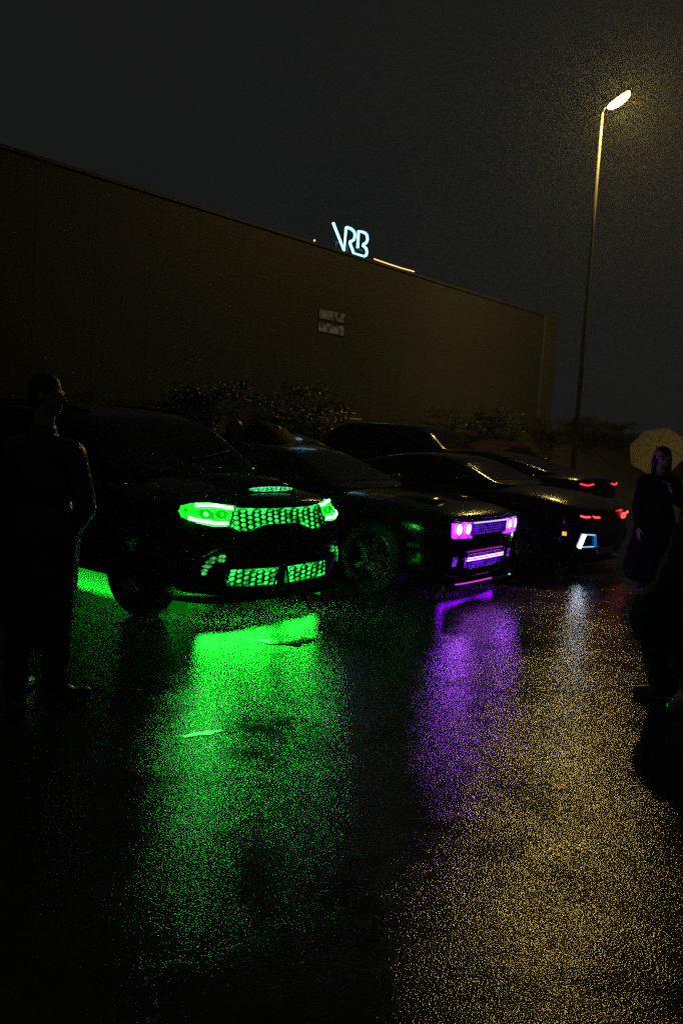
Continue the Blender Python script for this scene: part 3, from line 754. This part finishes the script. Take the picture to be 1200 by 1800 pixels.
for s_, ax in ((-1, 'R'), (1, 'L')):
    P(kv3, ax, [(-2.08, 1.26), (-2.75, 1.28)], [(-1.65, 1.03), (-2.75, 1.03)], .006, 'side_window', glass, c3, n=8, m_=4)
    P(kv3, ax, [(-2.82, 1.28), (-3.2, 1.22)], [(-2.82, 1.03), (-3.5, 1.06)], .006, 'side_window', glass, c3, n=8, m_=4)
    P(bv3, ax, [(-1.5, .92), (-2.85, .93)], [(-1.48, .34), (-2.8, .34)], .005, 'door', paint, c3, n=10, m_=6)
    hl = P(bv3, 'F', [(s_ * .40, .735), (s_ * .86, .76)], [(s_ * .42, .66), (s_ * .86, .68)], .005, 'headlight', gloss, c3, n=8, m_=3)
    red = emat('red_slit', (1, .02, .03), 3.0); redhot = emat('red_hot', (1, .05, .045), 3.5)
    if s_ < 0:
        dtube(bv3, 'F', [(-.83, .735), (-.78, .722), (-.66, .722)], .012, .011, 'light_slit', redhot, hl, 8)
        dtube(bv3, 'F', [(-.56, .725), (-.52, .712), (-.38, .706)], .012, .011, 'light_slit', redhot, hl, 8)
    else:
        dtube(bv3, 'F', [(.44, .72), (.58, .725), (.60, .67), (.46, .665)], .012, .012, 'light_slit', redhot, hl, 12, True)
        dtube(bv3, 'F', [(.66, .72), (.84, .73)], .012, .011, 'light_slit', redhot, hl, 8)
    duct = P(bv3, 'F', [(s_ * .78, .52), (s_ * .50, .50)], [(s_ * .80, .33), (s_ * .36, .33)], .004, 'bumper_duct', gloss, c3, n=6, m_=4)
    if s_ < 0:
        dtube(bv3, 'F', [(-.745, .505), (-.80, .345)], .018, .022, 'duct_light', emat('duct_white', (.75, .88, 1), 16), duct, 8)
        dtube(bv3, 'F', [(-.745, .507), (-.46, .488)], .014, .008, 'duct_light', emat('duct_pale', (.25, .6, 1), 1.2), duct, 8)
        dtube(bv3, 'F', [(-.45, .485), (-.35, .335)], .016, .020, 'duct_light', emat('duct_blue', (.0, .20, .85), .55), duct, 8)
        dtube(bv3, 'F', [(-.76, .35), (-.40, .335)], .014, .006, 'duct_light', MATS['duct_pale'], duct, 8)
        P(bv3, 'R', [(-.27, .53), (-.32, .53)], [(-.27, .485), (-.32, .485)], .006, 'side_marker', emat('amber_lit', (1, .25, .03), 2.2), c3, n=4, m_=2)
    else:
        dtube(bv3, 'F', [(.745, .505), (.80, .345)], .018, .014, 'duct_light', gloss, duct, 8)
gm = MB()
for j in range(5): gm.tube([hit(bv3, (-.38 + .19 * i, .60 - j * .03), 'F', .012) for i in range(5)], .007, 5)
P(bv3, 'F', [(-.38, .70), (.38, .70)], [(-.36, .32), (.36, .32)], .004, 'grille', plastic, c3, n=10, m_=6)
gm.build('grille_bars', gloss, c3)
P(bv3, 'F', [(-.30, .305), (.22, .305)], [(-.30, .225), (.22, .225)], .03, 'number_plate', mat('dim_plate', (.55, .54, .5), .4), c3, n=4, m_=2)
mirror_pair(c3, -1.66, .90, 1.03, paint)
sp = MB(); prof = []
for i in range(N + 1):
    y = -.90 + 1.80 * i / N; xx = hit(bv3, (max(-.85, min(.85, y)), .25), 'F', 0).x
    for (dx, z) in ((-.15, .165), (.06, .145), (.07, .13), (-.15, .125)): prof.append((xx + dx - .1 * (abs(y) / .9) ** 8, y, z))
sp.add(prof, [(i * 4 + a, i * 4 + (a + 1) % 4, (i + 1) * 4 + (a + 1) % 4, (i + 1) * 4 + a) for i in range(N) for a in range(4)])
sp.build('splitter', gloss, c3)
place(c3, (3.51, 12.37), R(54.9))

# ------------------------------------------------------------------ background cars (built with the same bodywork, fewer fittings)
def far_car(label, nose, head, pm, cs, cbs, whs, wr, tail=None, warp=warp_cp, win=None, front='dark', name='parked_car'):
    r_ = thing(name, label, 'car')
    B, K, bv, kv = basic_car(r_, cs, cbs, whs, wr, pm, warp, wr + .05, .80)
    (fx0, fx1), (rx0, rx1), sides = win
    P(kv, 'T', [(fx0, -.62), (fx0, .62)], [(fx1, -.54), (fx1, .54)], .006, 'windscreen', glass, r_, n=8, m_=5)
    if rx0 is not None: P(kv, 'T', [(rx0, -.54), (rx0, .54)], [(rx1, -.60), (rx1, .60)], .006, 'rear_window', glass, r_, n=8, m_=5)
    for ax in 'RL':
        for (t0, t1, b0, b1, zt, zb) in sides:
            P(kv, ax, [(t0, zt), (t1, zt)], [(b0, zb), (b1, zb)], .006, 'side_window', glass, r_, n=6, m_=3)
    zs = cs[0][1][2]
    for s_ in (-1, 1):
        hl = P(bv, 'F', [(s_ * .48, zs - .05), (s_ * .82, zs - .03)], [(s_ * .50, zs - .19), (s_ * .82, zs - .15)], .006, 'headlight', mat('unlit_headlight', (.30, .30, .28), .12, .6), r_, n=6, m_=3)
    P(bv, 'F', [(-.42, zs - .06), (.42, zs - .06)], [(-.40, zs - .24), (.40, zs - .24)], .005, 'grille', plastic, r_, n=8, m_=3)
    mirror_pair(r_, fx0 - .2, .88, zs + .22, pm)
    if tail: tail(r_, bv)
    place(r_, nose, head)
    return r_
def tail_lights(z, u0_, u1_, s0, glow):
    def fn(r_, bv):
        for s_ in (-1, 1):
            tl = P(bv, 'B', [(s_ * u0_, z + .05), (s_ * u1_, z + .05)], [(s_ * u0_, z - .05), (s_ * u1_, z - .05)], .006, 'tail_light', mat('tail_lens', (.25, .01, .01), .15), r_, n=6, m_=3)
            if glow:
                dtube(bv, 'B', [(s_ * u0_, z + .012), (s_ * (u0_ + u1_) / 2, z - .012), (s_ * u1_, z + .012)], .012, .014, 'tail_tube', emat('tail_red%g' % glow, (1, .05, .04), glow), tl, 8)
    return fn
WIN_C = ((-1.44, -2.08), (-3.2, -3.95), [(-2.08, -2.75, -1.65, -2.75, 1.26, 1.03), (-2.82, -3.2, -2.82, -3.5, 1.26, 1.03)])
# 4: further coupe seen from behind
def tail4(r_, bv):
    tail_lights(.90, .40, .80, 0, 1.5)(r_, bv)
    P(bv, 'B', [(-.82, .66), (.82, .66)], [(-.82, .615), (.82, .615)], .02, 'bumper_strip', mat('bright_trim', (.8, .7, .45), .22, 1), r_, n=10, m_=2)
far_car('dark fastback coupe with two glowing red tail lights beyond the blue lit one', (4.52 - .8 * 4.8, 16.86 + .6 * 4.8), R(53 + 180), paint, st3, cb3, (-.92, -3.75), .36, tail4, win=WIN_C)
def tn(t, n): return (t * -.8 + n * .6, t * .6 + n * .8)
def raise_(cs, dz): return [(x, (a[0], a[1], a[2] + dz, a[3] + dz, a[4])) for x, a in cs]
cb5 = [(x, (a[0], a[1] + .06, a[2], a[3] + .10)) for x, a in cb3]
far_car('dark saloon parked between the green SUV and the purple coupe, bonnet tip catching light', (.62, 16.6), R(53), paint_b, raise_(st3, .05), cb5, (-.92, -3.75), .34, win=WIN_C)
st6 = [(x * .88, a) for x, a in st_]; cb6 = [(x * .88, (a[0], a[1], a[2], a[3] + .06)) for x, a in cb_]
WIN_S = ((-1.12, -1.62), (-4.1, -4.3), [(-1.75, -2.25, -1.35, -2.25, 1.60, 1.22), (-2.32, -3.0, -2.32, -3.0, 1.63, 1.22), (-3.1, -3.8, -3.1, -4.0, 1.6, 1.24)])
far_car('tall dark SUV with a rounded wet roof parked below the wall', tn(9.5, 18.3), R(53), paint, st6, cb6, (-.78, -3.45), .37, win=WIN_S, warp=warp_suv)
st7 = [(x * .8, a) for x, a in raise_(st3, .04)]; cb7 = [(x * .82, (a[0], a[1] + .05, a[2], a[3] + .12)) for x, a in cb3[:-2]] + [(-3.75, (.78, 1.05, .64, 1.2)), (-3.85, (.74, 1.05, .62, 1.1))]
WIN_H = ((-1.2, -1.7), (None, None), [(-1.75, -2.3, -1.4, -2.3, 1.34, 1.09), (-2.36, -3.0, -2.36, -3.1, 1.34, 1.1)])
far_car('small red hatchback parked along the foot of the bank, tail lights towards us', tn(12.6, 26.0), R(143), paint_r, st7, cb7, (-.75, -3.0), .32, tail_lights(.84, .56, .80, 0, .45), win=WIN_H)

# ------------------------------------------------------------------ people
cloth_k = mat('black_cloth', (.008, .008, .009), .9, spec=.12, bump=('noise', 18, .5, .02))
cloth_n = mat('charcoal_cloth', (.035, .034, .034), .75, spec=.12, bump=('noise', 14, .6, .02))
cloth_b = mat('brown_cloth', (.05, .04, .03), .8, spec=.12, bump=('noise', 16, .5, .02))
jacket_w = mat('wet_jacket', (.03, .03, .032), .34, bump=('noise', 22, .7, .02))
skin_m = mat('skin', (.42, .27, .20), .5)
hair_m = mat('dark_hair', (.02, .014, .01), .45, bump=('noise', 60, .6, .01))
shoe_m = mat('pale_shoe', (.30, .30, .29), .5)
boot_m = mat('black_shoe', (.02, .02, .02), .4)
def icos(): 
    bm = bmesh.new(); bmesh.ops.create_icosphere(bm, subdivisions=2, radius=1)
    v = [x.co.copy() for x in bm.verts]; f = [tuple(q.index for q in p.verts) for p in bm.faces]; bm.free(); return v, f
ICO = icos()
class Flesh:
    """union of tapered limbs and ellipsoids fused into one continuous surface"""
    def __init__(s): s.m = MB()
    def ball(s, c, r, rot=None):
        r = r if isinstance(r, (tuple, list)) else (r, r, r)
        v = [Vector((p.x * r[0], p.y * r[1], p.z * r[2])) for p in ICO[0]]
        if rot is not None: v = [rot @ p for p in v]
        s.m.add([p + Vector(c) for p in v], ICO[1]); return s
    def limb(s, a, b, ra, rb, n=6):
        a, b = Vector(a), Vector(b)
        s.m.tube([a, b], [ra, rb], 14); s.ball(a, ra); s.ball(b, rb); return s
    def build(s, name, mt, parent, vox=.012, smooth=6):
        o = obj(name, mesh(name, s.m.v, s.m.f), mt, parent, True)
        q = o.modifiers.new('r', 'REMESH'); q.mode = 'VOXEL'; q.voxel_size = vox
        q2 = o.modifiers.new('s', 'SMOOTH'); q2.iterations = smooth; q2.factor = .5
        bake(o); o.data.materials.clear(); o.data.materials.append(mt)
        o.data.polygons.foreach_set('use_smooth', [True] * len(o.data.polygons)); return o
def hand(fl, wrist, d, palm_n, thumb_side, curl=.5, s=1.):
    """palm, four unequal curled fingers and a thumb. d: direction of the hand, palm_n: palm normal"""
    d = Vector(d).normalized(); n_ = Vector(palm_n); n_ = (n_ - d * n_.dot(d)).normalized(); q = d.cross(n_) * thumb_side
    w_ = Vector(wrist)
    for k in (-.028, -.009, .009, .028): fl.limb(w_ + d * .01, w_ + d * .085 * s + q * k * s, .016 * s, .012 * s)
    for k, L_ in ((.031, .066), (.0105, .076), (-.0105, .070), (-.031, .054)):
        p = w_ + d * .085 * s + q * k * s; dd = d.copy()
        for j, fr in enumerate((.45, .32, .23)):
            a = curl * (.55 if j == 0 else .8); dd = (dd * math.cos(a) + n_ * math.sin(a)).normalized()
            e = p + dd * L_ * fr * s * 1.15; fl.limb(p, e, (.0095 - j * .001) * s, (.0088 - j * .001) * s); p = e
    p = w_ + d * .025 * s + q * .03 * s; e = p + (d * .6 + q * .75 + n_ * .25).normalized() * .042 * s; fl.limb(p, e, .013 * s, .011 * s)
    fl.limb(e, e + (d * .9 + q * .25 + n_ * .35).normalized() * .032 * s, .011 * s, .008 * s)
def head(fl, c, face, s=1., up_=Vector((0, 0, 1))):
    """skull, jaw, nose, brow, lips, ears; face = direction the face looks"""
    fz = Vector(face).normalized(); rx = fz.cross(up_).normalized(); M_ = Matrix((rx, fz, rx.cross(fz))).transposed(); c = Vector(c)
    def at(x, y, z): return c + M_ @ (Vector((x, y, z)) * s)
    fl.ball(at(0, -.012, .03), (.074 * s, .094 * s, .088 * s), M_)
    fl.ball(at(0, .028, -.035), (.058 * s, .062 * s, .075 * s), M_)
    fl.limb(at(0, .055, -.085), at(0, .066, -.082), .026 * s, .018 * s)                 # chin
    fl.limb(at(0, .082, .012), at(0, .108, -.024), .011 * s, .015 * s)                  # nose
    fl.ball(at(0, .083, -.057), (.026 * s, .014 * s, .010 * s), M_)                     # mouth
    fl.limb(at(-.04, .074, .022), at(.04, .074, .022), .012 * s, .012 * s)              # brow
    for q in (-1, 1):
        fl.ball(at(q * .076, -.008, -.01), (.010 * s, .022 * s, .032 * s), M_)
        fl.ball(at(q * .030, .072, .004), (.012 * s, .011 * s, .009 * s), M_)
    return at

def shoe(parent, heel, d, mt, s=1.):
    d = Vector(d).normalized(); h = Vector(heel); f_ = Flesh()
    f_.limb(h + Vector((0, 0, .05)), h + d * .10 + Vector((0, 0, .055)), .045 * s, .050 * s)
    f_.limb(h + d * .10 + Vector((0, 0, .045)), h + d * .22 * s + Vector((0, 0, .038)), .046 * s, .036 * s)
    o = f_.build('shoe', mt, parent, .01, 3)
    for v_ in o.data.vertices: v_.co.z = max(v_.co.z, h.z + .003)
    return o

# --- left: person in a long parka, one hand in the pocket, head turned to the cars
p1 = thing('person', 'dark silhouette in a long parka at the left edge, head in profile, elbow out', 'person', (-1.70, 5.45, 0), R(-17))
b = Flesh()
hc = (.02, 0, 1.735)
head(b, hc, (1, .12, -.05))
b.limb((.0, .0, 1.47), (.01, 0, 1.66), .062, .056)
b.limb((-.15, 0, 1.40), (.15, 0, 1.40), .085, .085); b.ball((0, 0, 1.22), (.17, .115, .22)); b.ball((0, 0, .96), (.165, .12, .14))
for q, kx in ((1, .10), (-1, -.10)):
    b.limb((kx, 0, .93), (kx + .02 * q, .02, .50), .085, .056); b.limb((kx + .02 * q, .02, .50), (kx + .02 * q, -.01, .09), .056, .038); b.limb((kx + .02 * q, -.01, .06), (kx + .06 * q, .10, .04), .035, .03)
b.limb((.19, 0, 1.41), (.30, -.03, 1.13), .052, .042); b.limb((.30, -.03, 1.13), (.175, .06, .985), .042, .030)
hand(b, (.175, .06, .985), (-.55, .2, -.8), (-.4, .9, 0), 1, .5)
b.limb((-.19, 0, 1.41), (-.25, 0, 1.12), .052, .042); b.limb((-.25, 0, 1.12), (-.22, .10, .88), .042, .030)
hand(b, (-.22, .10, .88), (0, .1, -1), (1, 0, 0), 1, .35)
b.build('body', skin_m, p1, .008, 4)
j = Flesh()
j.limb((-.17, 0, 1.405), (.17, 0, 1.405), .105, .105); j.ball((0, 0, 1.24), (.215, .155, .26)); j.limb((0, 0, 1.0), (0, 0, .62), .20, .205); j.limb((0, 0, .62), (0, 0, .48), .205, .195)
for x in (-.09, .09): j.limb((x, 0, 1.0), (x, 0, .45), .15, .14)
j.limb((0, 0, 1.45), (0, 0, 1.52), .095, .085)
j.limb((.20, 0, 1.41), (.305, -.03, 1.13), .078, .064); j.limb((.305, -.03, 1.13), (.19, .05, 1.0), .064, .050)
j.limb((-.20, 0, 1.41), (-.26, 0, 1.12), .078, .064); j.limb((-.26, 0, 1.12), (-.225, .09, .90), .064, .050)
j.build('parka', jacket_w, p1, .012, 5)
tr = Flesh()
for kx in (.11, -.11): tr.limb((kx, 0, .90), (kx * 1.1, .02, .50), .105, .085); tr.limb((kx * 1.1, .02, .50), (kx * 1.15, -.005, .07), .085, .072)
tr.build('trousers', cloth_k, p1, .012, 4)
shoe(p1, (.13, -.05, 0), (.55, .8, 0), boot_m); shoe(p1, (-.13, -.05, 0), (-.1, 1, 0), boot_m)
hr = Flesh(); hr.ball((hc[0] - .022, 0, hc[2] + .048), (.098, .092, .088)); hr.ball((hc[0] - .055, 0, hc[2] - .01), (.055, .085, .075)); hr.build('hair', hair_m, p1, .01, 3)

# --- right edge, near: person in dark baggy clothes, pale shoes, stepping towards the cars
p2 = thing('person', 'dark figure in a long baggy coat and pale shoes at the right edge', 'person', (2.30, 6.12, 0), R(90))
# local +y = facing (towards image left), local +x = away from the viewer
b = Flesh(); hc = (.03, .02, 1.50)
head(b, hc, (.1, 1, -.05), .97)
b.limb((0, 0, 1.26), (.02, .01, 1.42), .058, .054); b.limb((-.15, 0, 1.22), (.15, 0, 1.22), .085, .085); b.ball((0, 0, 1.04), (.17, .12, .2)); b.ball((0, 0, .85), (.165, .13, .13))
b.limb((-.09, 0, .84), (-.14, .12, .47), .085, .056); b.limb((-.14, .12, .47), (-.17, -.04, .09), .056, .038); b.limb((-.17, -.04, .06), (-.17, .08, .04), .035, .03)
b.limb((.09, 0, .84), (.14, .18, .50), .085, .056); b.limb((.14, .18, .50), (.17, .10, .09), .056, .038); b.limb((.17, .1, .06), (.17, .21, .04), .035, .03)
for q in (-1, 1):
    b.limb((q * .19, 0, 1.22), (q * .24, -.02, .95), .05, .042); b.limb((q * .24, -.02, .95), (q * .16, .08, .86), .042, .03)
    hand(b, (q * .16, .08, .86), (-q * .6, .6, 0), (-q * .5, -.6, 0), -q, .7)
b.build('body', skin_m, p2, .009, 4)
j = Flesh(); j.limb((-.16, 0, 1.21), (.16, 0, 1.21), .11, .11); j.ball((0, .01, 1.04), (.23, .19, .26)); j.limb((0, .01, .95), (0, .04, .70), .21, .26); j.ball((0, .07, .57), (.30, .36, .28)); j.limb((0, 0, 1.26), (.01, .01, 1.31), .09, .085)
for q in (-1, 1): j.limb((q * .20, 0, 1.22), (q * .25, -.02, .95), .08, .068); j.limb((q * .25, -.02, .95), (q * .175, .15, .89), .068, .055)
j.build('long_coat', cloth_k, p2, .012, 5)
tr = Flesh(); tr.ball((0, .02, .80), (.20, .18, .14))
tr.limb((-.09, .02, .80), (-.14, .13, .47), .15, .14); tr.limb((-.14, .13, .47), (-.17, -.04, .10), .14, .10)
tr.limb((.09, .02, .80), (.14, .19, .50), .15, .14); tr.limb((.14, .19, .50), (.17, .10, .10), .14, .10)
tr.build('trousers', cloth_k, p2, .012, 4)
shoe(p2, (-.17, -.06, 0), (0, 1, 0), shoe_m); shoe(p2, (.17, .06, 0), (0, 1, 0), shoe_m)
hr = Flesh(); hr.ball((hc[0], hc[1] - .02, hc[2] + .045), (.092, .098, .088)); hr.ball((hc[0], hc[1] - .06, hc[2] - .03), (.085, .06, .09)); hr.build('hair', hair_m, p2, .01, 3)

# --- right, further: person in a long flared coat under the pale umbrella
p3 = thing('person', 'person with long dark hair in a flared black coat, pale umbrella behind the head', 'person', (3.50, 10.75, 0), R(10))
b = Flesh(); hc = (.01, 0, 1.52)
head(b, hc, (.85, -.5, -.05), .95)
b.limb((0, 0, 1.29), (0, 0, 1.44), .054, .050); b.limb((-.14, 0, 1.25), (.14, 0, 1.25), .075, .075); b.ball((0, 0, 1.07), (.155, .11, .2)); b.ball((0, 0, .86), (.16, .12, .13))
for q in (-1, 1):
    b.limb((q * .09, 0, .84), (q * .10, -.02, .46), .08, .052); b.limb((q * .10, -.02, .46), (q * .10, .01, .09), .052, .036); b.limb((q * .10, .0, .06), (q * .11, -.12, .04), .035, .03)
b.limb((-.18, 0, 1.25), (-.24, -.02, .98), .045, .038); b.limb((-.24, -.02, .98), (-.24, -.08, .74), .038, .028); hand(b, (-.24, -.08, .74), (0, -.1, -1), (1, 0, 0), 1, .4)
b.limb((.18, 0, 1.25), (.22, -.10, 1.02), .045, .038); b.limb((.22, -.10, 1.02), (.06, -.17, 1.17), .038, .028); hand(b, (.06, -.17, 1.17), (-.3, .2, .8), (-.8, .4, 0), -1, 1.2)
b.build('body', skin_m, p3, .010, 4)
j = Flesh(); j.limb((-.15, 0, 1.25), (.15, 0, 1.25), .09, .09); j.ball((0, 0, 1.08), (.19, .14, .24)); j.limb((0, 0, .95), (-.02, 0, .32), .17, .25)
for x in (-.13, .12): j.limb((x * .5, 0, .9), (x * 1.25, 0, .30), .14, .18)
j.limb((-.19, 0, 1.25), (-.25, -.02, .98), .065, .056); j.limb((-.25, -.02, .98), (-.245, -.07, .77), .056, .048)
j.limb((.19, 0, 1.25), (.23, -.10, 1.02), .065, .056); j.limb((.23, -.10, 1.02), (.09, -.16, 1.14), .056, .046)
j.build('long_coat', cloth_k, p3, .014, 4)
tr = Flesh()
for q in (-1, 1): tr.limb((q * .10, 0, .5), (q * .10, .005, .08), .072, .06)
tr.build('trousers', mat('blue_cloth', (.06, .06, .14), .7, spec=.12), p3, .012, 3)
for q in (-1, 1): shoe(p3, (q * .10, .05, 0), (q * .1, -1, 0), boot_m, .95)
hr = Flesh(); hr.ball((hc[0] + .015, .025, hc[2] + .045), (.095, .10, .092)); hr.limb((hc[0] + .03, .05, hc[2]), (hc[0] + .02, .06, hc[2] - .18), .088, .075); hr.limb((hc[0] + .07, .0, hc[2] + .02), (hc[0] + .085, -.01, hc[2] - .20), .04, .035); hr.limb((hc[0] - .06, .03, hc[2] + .02), (hc[0] - .07, .03, hc[2] - .2), .04, .035); hr.build('hair', hair_m, p3, .012, 3)

def umbrella(label, apex, axis, rad, mt, handle_len, drop=.30, spin=0.):
    u = thing('umbrella', label, 'umbrella', apex)
    ax = Vector(axis).normalized(); q = ax.orthogonal().normalized(); e = ax.cross(q); NR = 8; NS = 6
    v = [Vector((0, 0, 0))]; 
    for i in range(1, NS + 1):
        t = i / NS
        for k in range(NR * 4):
            a = 2 * math.pi * k / (NR * 4) + spin; ph = (k % 4) / 4.; sag = math.sin(math.pi * ph) ** 1
            r_ = rad * t * (1 - .085 * sag * t); dd = drop * rad * (t ** 1.8) * (1 - .06 * sag)
            v.append((q * math.cos(a) + e * math.sin(a)) * r_ - ax * dd)
    W = NR * 4; f = [(0, 1 + (k + 1) % W, 1 + k) for k in range(W)]
    for i in range(NS - 1):
        for k in range(W): f.append((1 + i * W + k, 1 + i * W + (k + 1) % W, 1 + (i + 1) * W + (k + 1) % W, 1 + (i + 1) * W + k))
    c = obj('canopy', mesh('canopy', v, f), mt, u)
    md = c.modifiers.new('t', 'SOLIDIFY'); md.thickness = .002
    for k in range(NR):
        MB().tube([v[1 + i * W + k * 4] - ax * .008 for i in range(0, NS)], .0035, 5).build('rib', chrome, u)
    MB().tube([ax * .05, -ax * handle_len], .007, 8).build('shaft', mat('umbrella_shaft', (.05, .05, .05), .4, .5), u)
    hk = [-ax * handle_len + (-ax) * (.05 + .03 * math.sin(t)) * 1 + q * .03 * (1 - math.cos(t)) for t in [i * .5 for i in range(7)]]
    MB().tube([-ax * (handle_len - .06)] + hk, .012, 8).build('grip', plastic, u, True)
    return u
def canopy_mat(name, col, tr):
    mt = mat(name, col, .6); n = mt.node_tree; b = n.nodes['Principled BSDF']; o = n.nodes['Material Output']
    t = n.nodes.new('ShaderNodeBsdfTranslucent'); t.inputs['Color'].default_value = (*col, 1)
    mx = n.nodes.new('ShaderNodeMixShader'); mx.inputs['Fac'].default_value = tr
    n.links.new(b.outputs['BSDF'], mx.inputs[1]); n.links.new(t.outputs['BSDF'], mx.inputs[2]); n.links.new(mx.outputs['Shader'], o.inputs['Surface'])
    return mt
umbrella('pale beige umbrella held behind the head of the person in the flared coat', (3.60, 11.28, 1.645), (.10, .80, .50), .33, canopy_mat('pale_canopy', (.74, .70, .47), .85), .72, .38, .2)

# --- two people beyond the SUV's bonnet
p4 = thing('person', 'hooded person in an olive raincoat standing beyond the bonnet of the green SUV', 'person', (-1.30, 11.35, 0), R(200))
def standing(p, top, coat, hood, coat_len=.62):
    k = top / 1.75; b = Flesh(); hc = Vector((0, 0, 1.62)) * k
    head(b, hc, (.2, 1, 0), k); b.limb(Vector((0, 0, 1.4)) * k, Vector((0, 0, 1.55)) * k, .055, .05)
    b.limb(Vector((-.15, 0, 1.36)) * k, Vector((.15, 0, 1.36)) * k, .08, .08); b.ball(Vector((0, 0, 1.18)) * k, (.16, .11, .2)); b.ball(Vector((0, 0, .93)) * k, (.16, .12, .13))
    c = Flesh(); c.limb(Vector((-.16, 0, 1.36)) * k, Vector((.16, 0, 1.36)) * k, .10, .10); c.ball(Vector((0, 0, 1.18)) * k, (.21, .15, .26)); c.limb(Vector((0, 0, 1.0)) * k, Vector((0, 0, coat_len)), .19, .22)
    for q in (-1, 1):
        b.limb(Vector((q * .09, 0, .9)) * k, Vector((q * .10, .01, .48)) * k, .082, .054); b.limb(Vector((q * .10, .01, .48)) * k, Vector((q * .10, 0, .09)) * k, .054, .037); b.limb((q * .10, 0, .06), (q * .11, .12, .04), .035, .03)
        b.limb(Vector((q * .19, 0, 1.36)) * k, Vector((q * .25, 0, 1.08)) * k, .05, .04); b.limb(Vector((q * .25, 0, 1.08)) * k, Vector((q * .18, .16, .98)) * k, .04, .03)
        hand(b, Vector((q * .18, .16, .98)) * k, (-q * .6, .7, 0), (0, 0, -1), -q, .5)
        c.limb(Vector((q * .20, 0, 1.36)) * k, Vector((q * .26, 0, 1.08)) * k, .075, .062); c.limb(Vector((q * .26, 0, 1.08)) * k, Vector((q * .19, .14, .99)) * k, .062, .05)
    b.build('body', skin_m, p, .012, 3); c.build('coat', coat, p, .014, 4)
    t = Flesh()
    for q in (-1, 1): t.limb((q * .10, 0, .75), (q * .10, 0, .07), .09, .065)
    t.build('trousers', cloth_k, p, .014, 3)
    for q in (-1, 1): shoe(p, (q * .10, -.04, 0), (q * .1, 1, 0), boot_m)
    h = Flesh()
    if hood:
        h.ball(hc + Vector((0, -.02, .04)), (.108, .115, .125)); h.limb(hc + Vector((0, -.03, -.02)), hc + Vector((0, -.02, -.16)), .10, .11); h.build('hood', coat, p, .012, 3)
    else:
        h.ball(hc + Vector((0, -.02, .05)), (.09, .098, .088)); h.build('hair', hair_m, p, .012, 3)
olive = mat('olive_raincoat', (.10, .09, .05), .4, bump=('noise', 16, .5, .02))
standing(p4, 1.62, olive, True)
p5 = thing('person', 'person in dark clothes half hidden under a black umbrella beyond the SUV bonnet', 'person', (-.86, 11.75, 0), R(180))
standing(p5, 1.60, cloth_n, False)
umbrella('black umbrella tilted low over the person beyond the SUV bonnet', (-.80, 11.45, 1.40), (.45, -.75, .62), .46, mat('black_canopy', (.006, .006, .006), .7, spec=.1), .62, .42, .3)
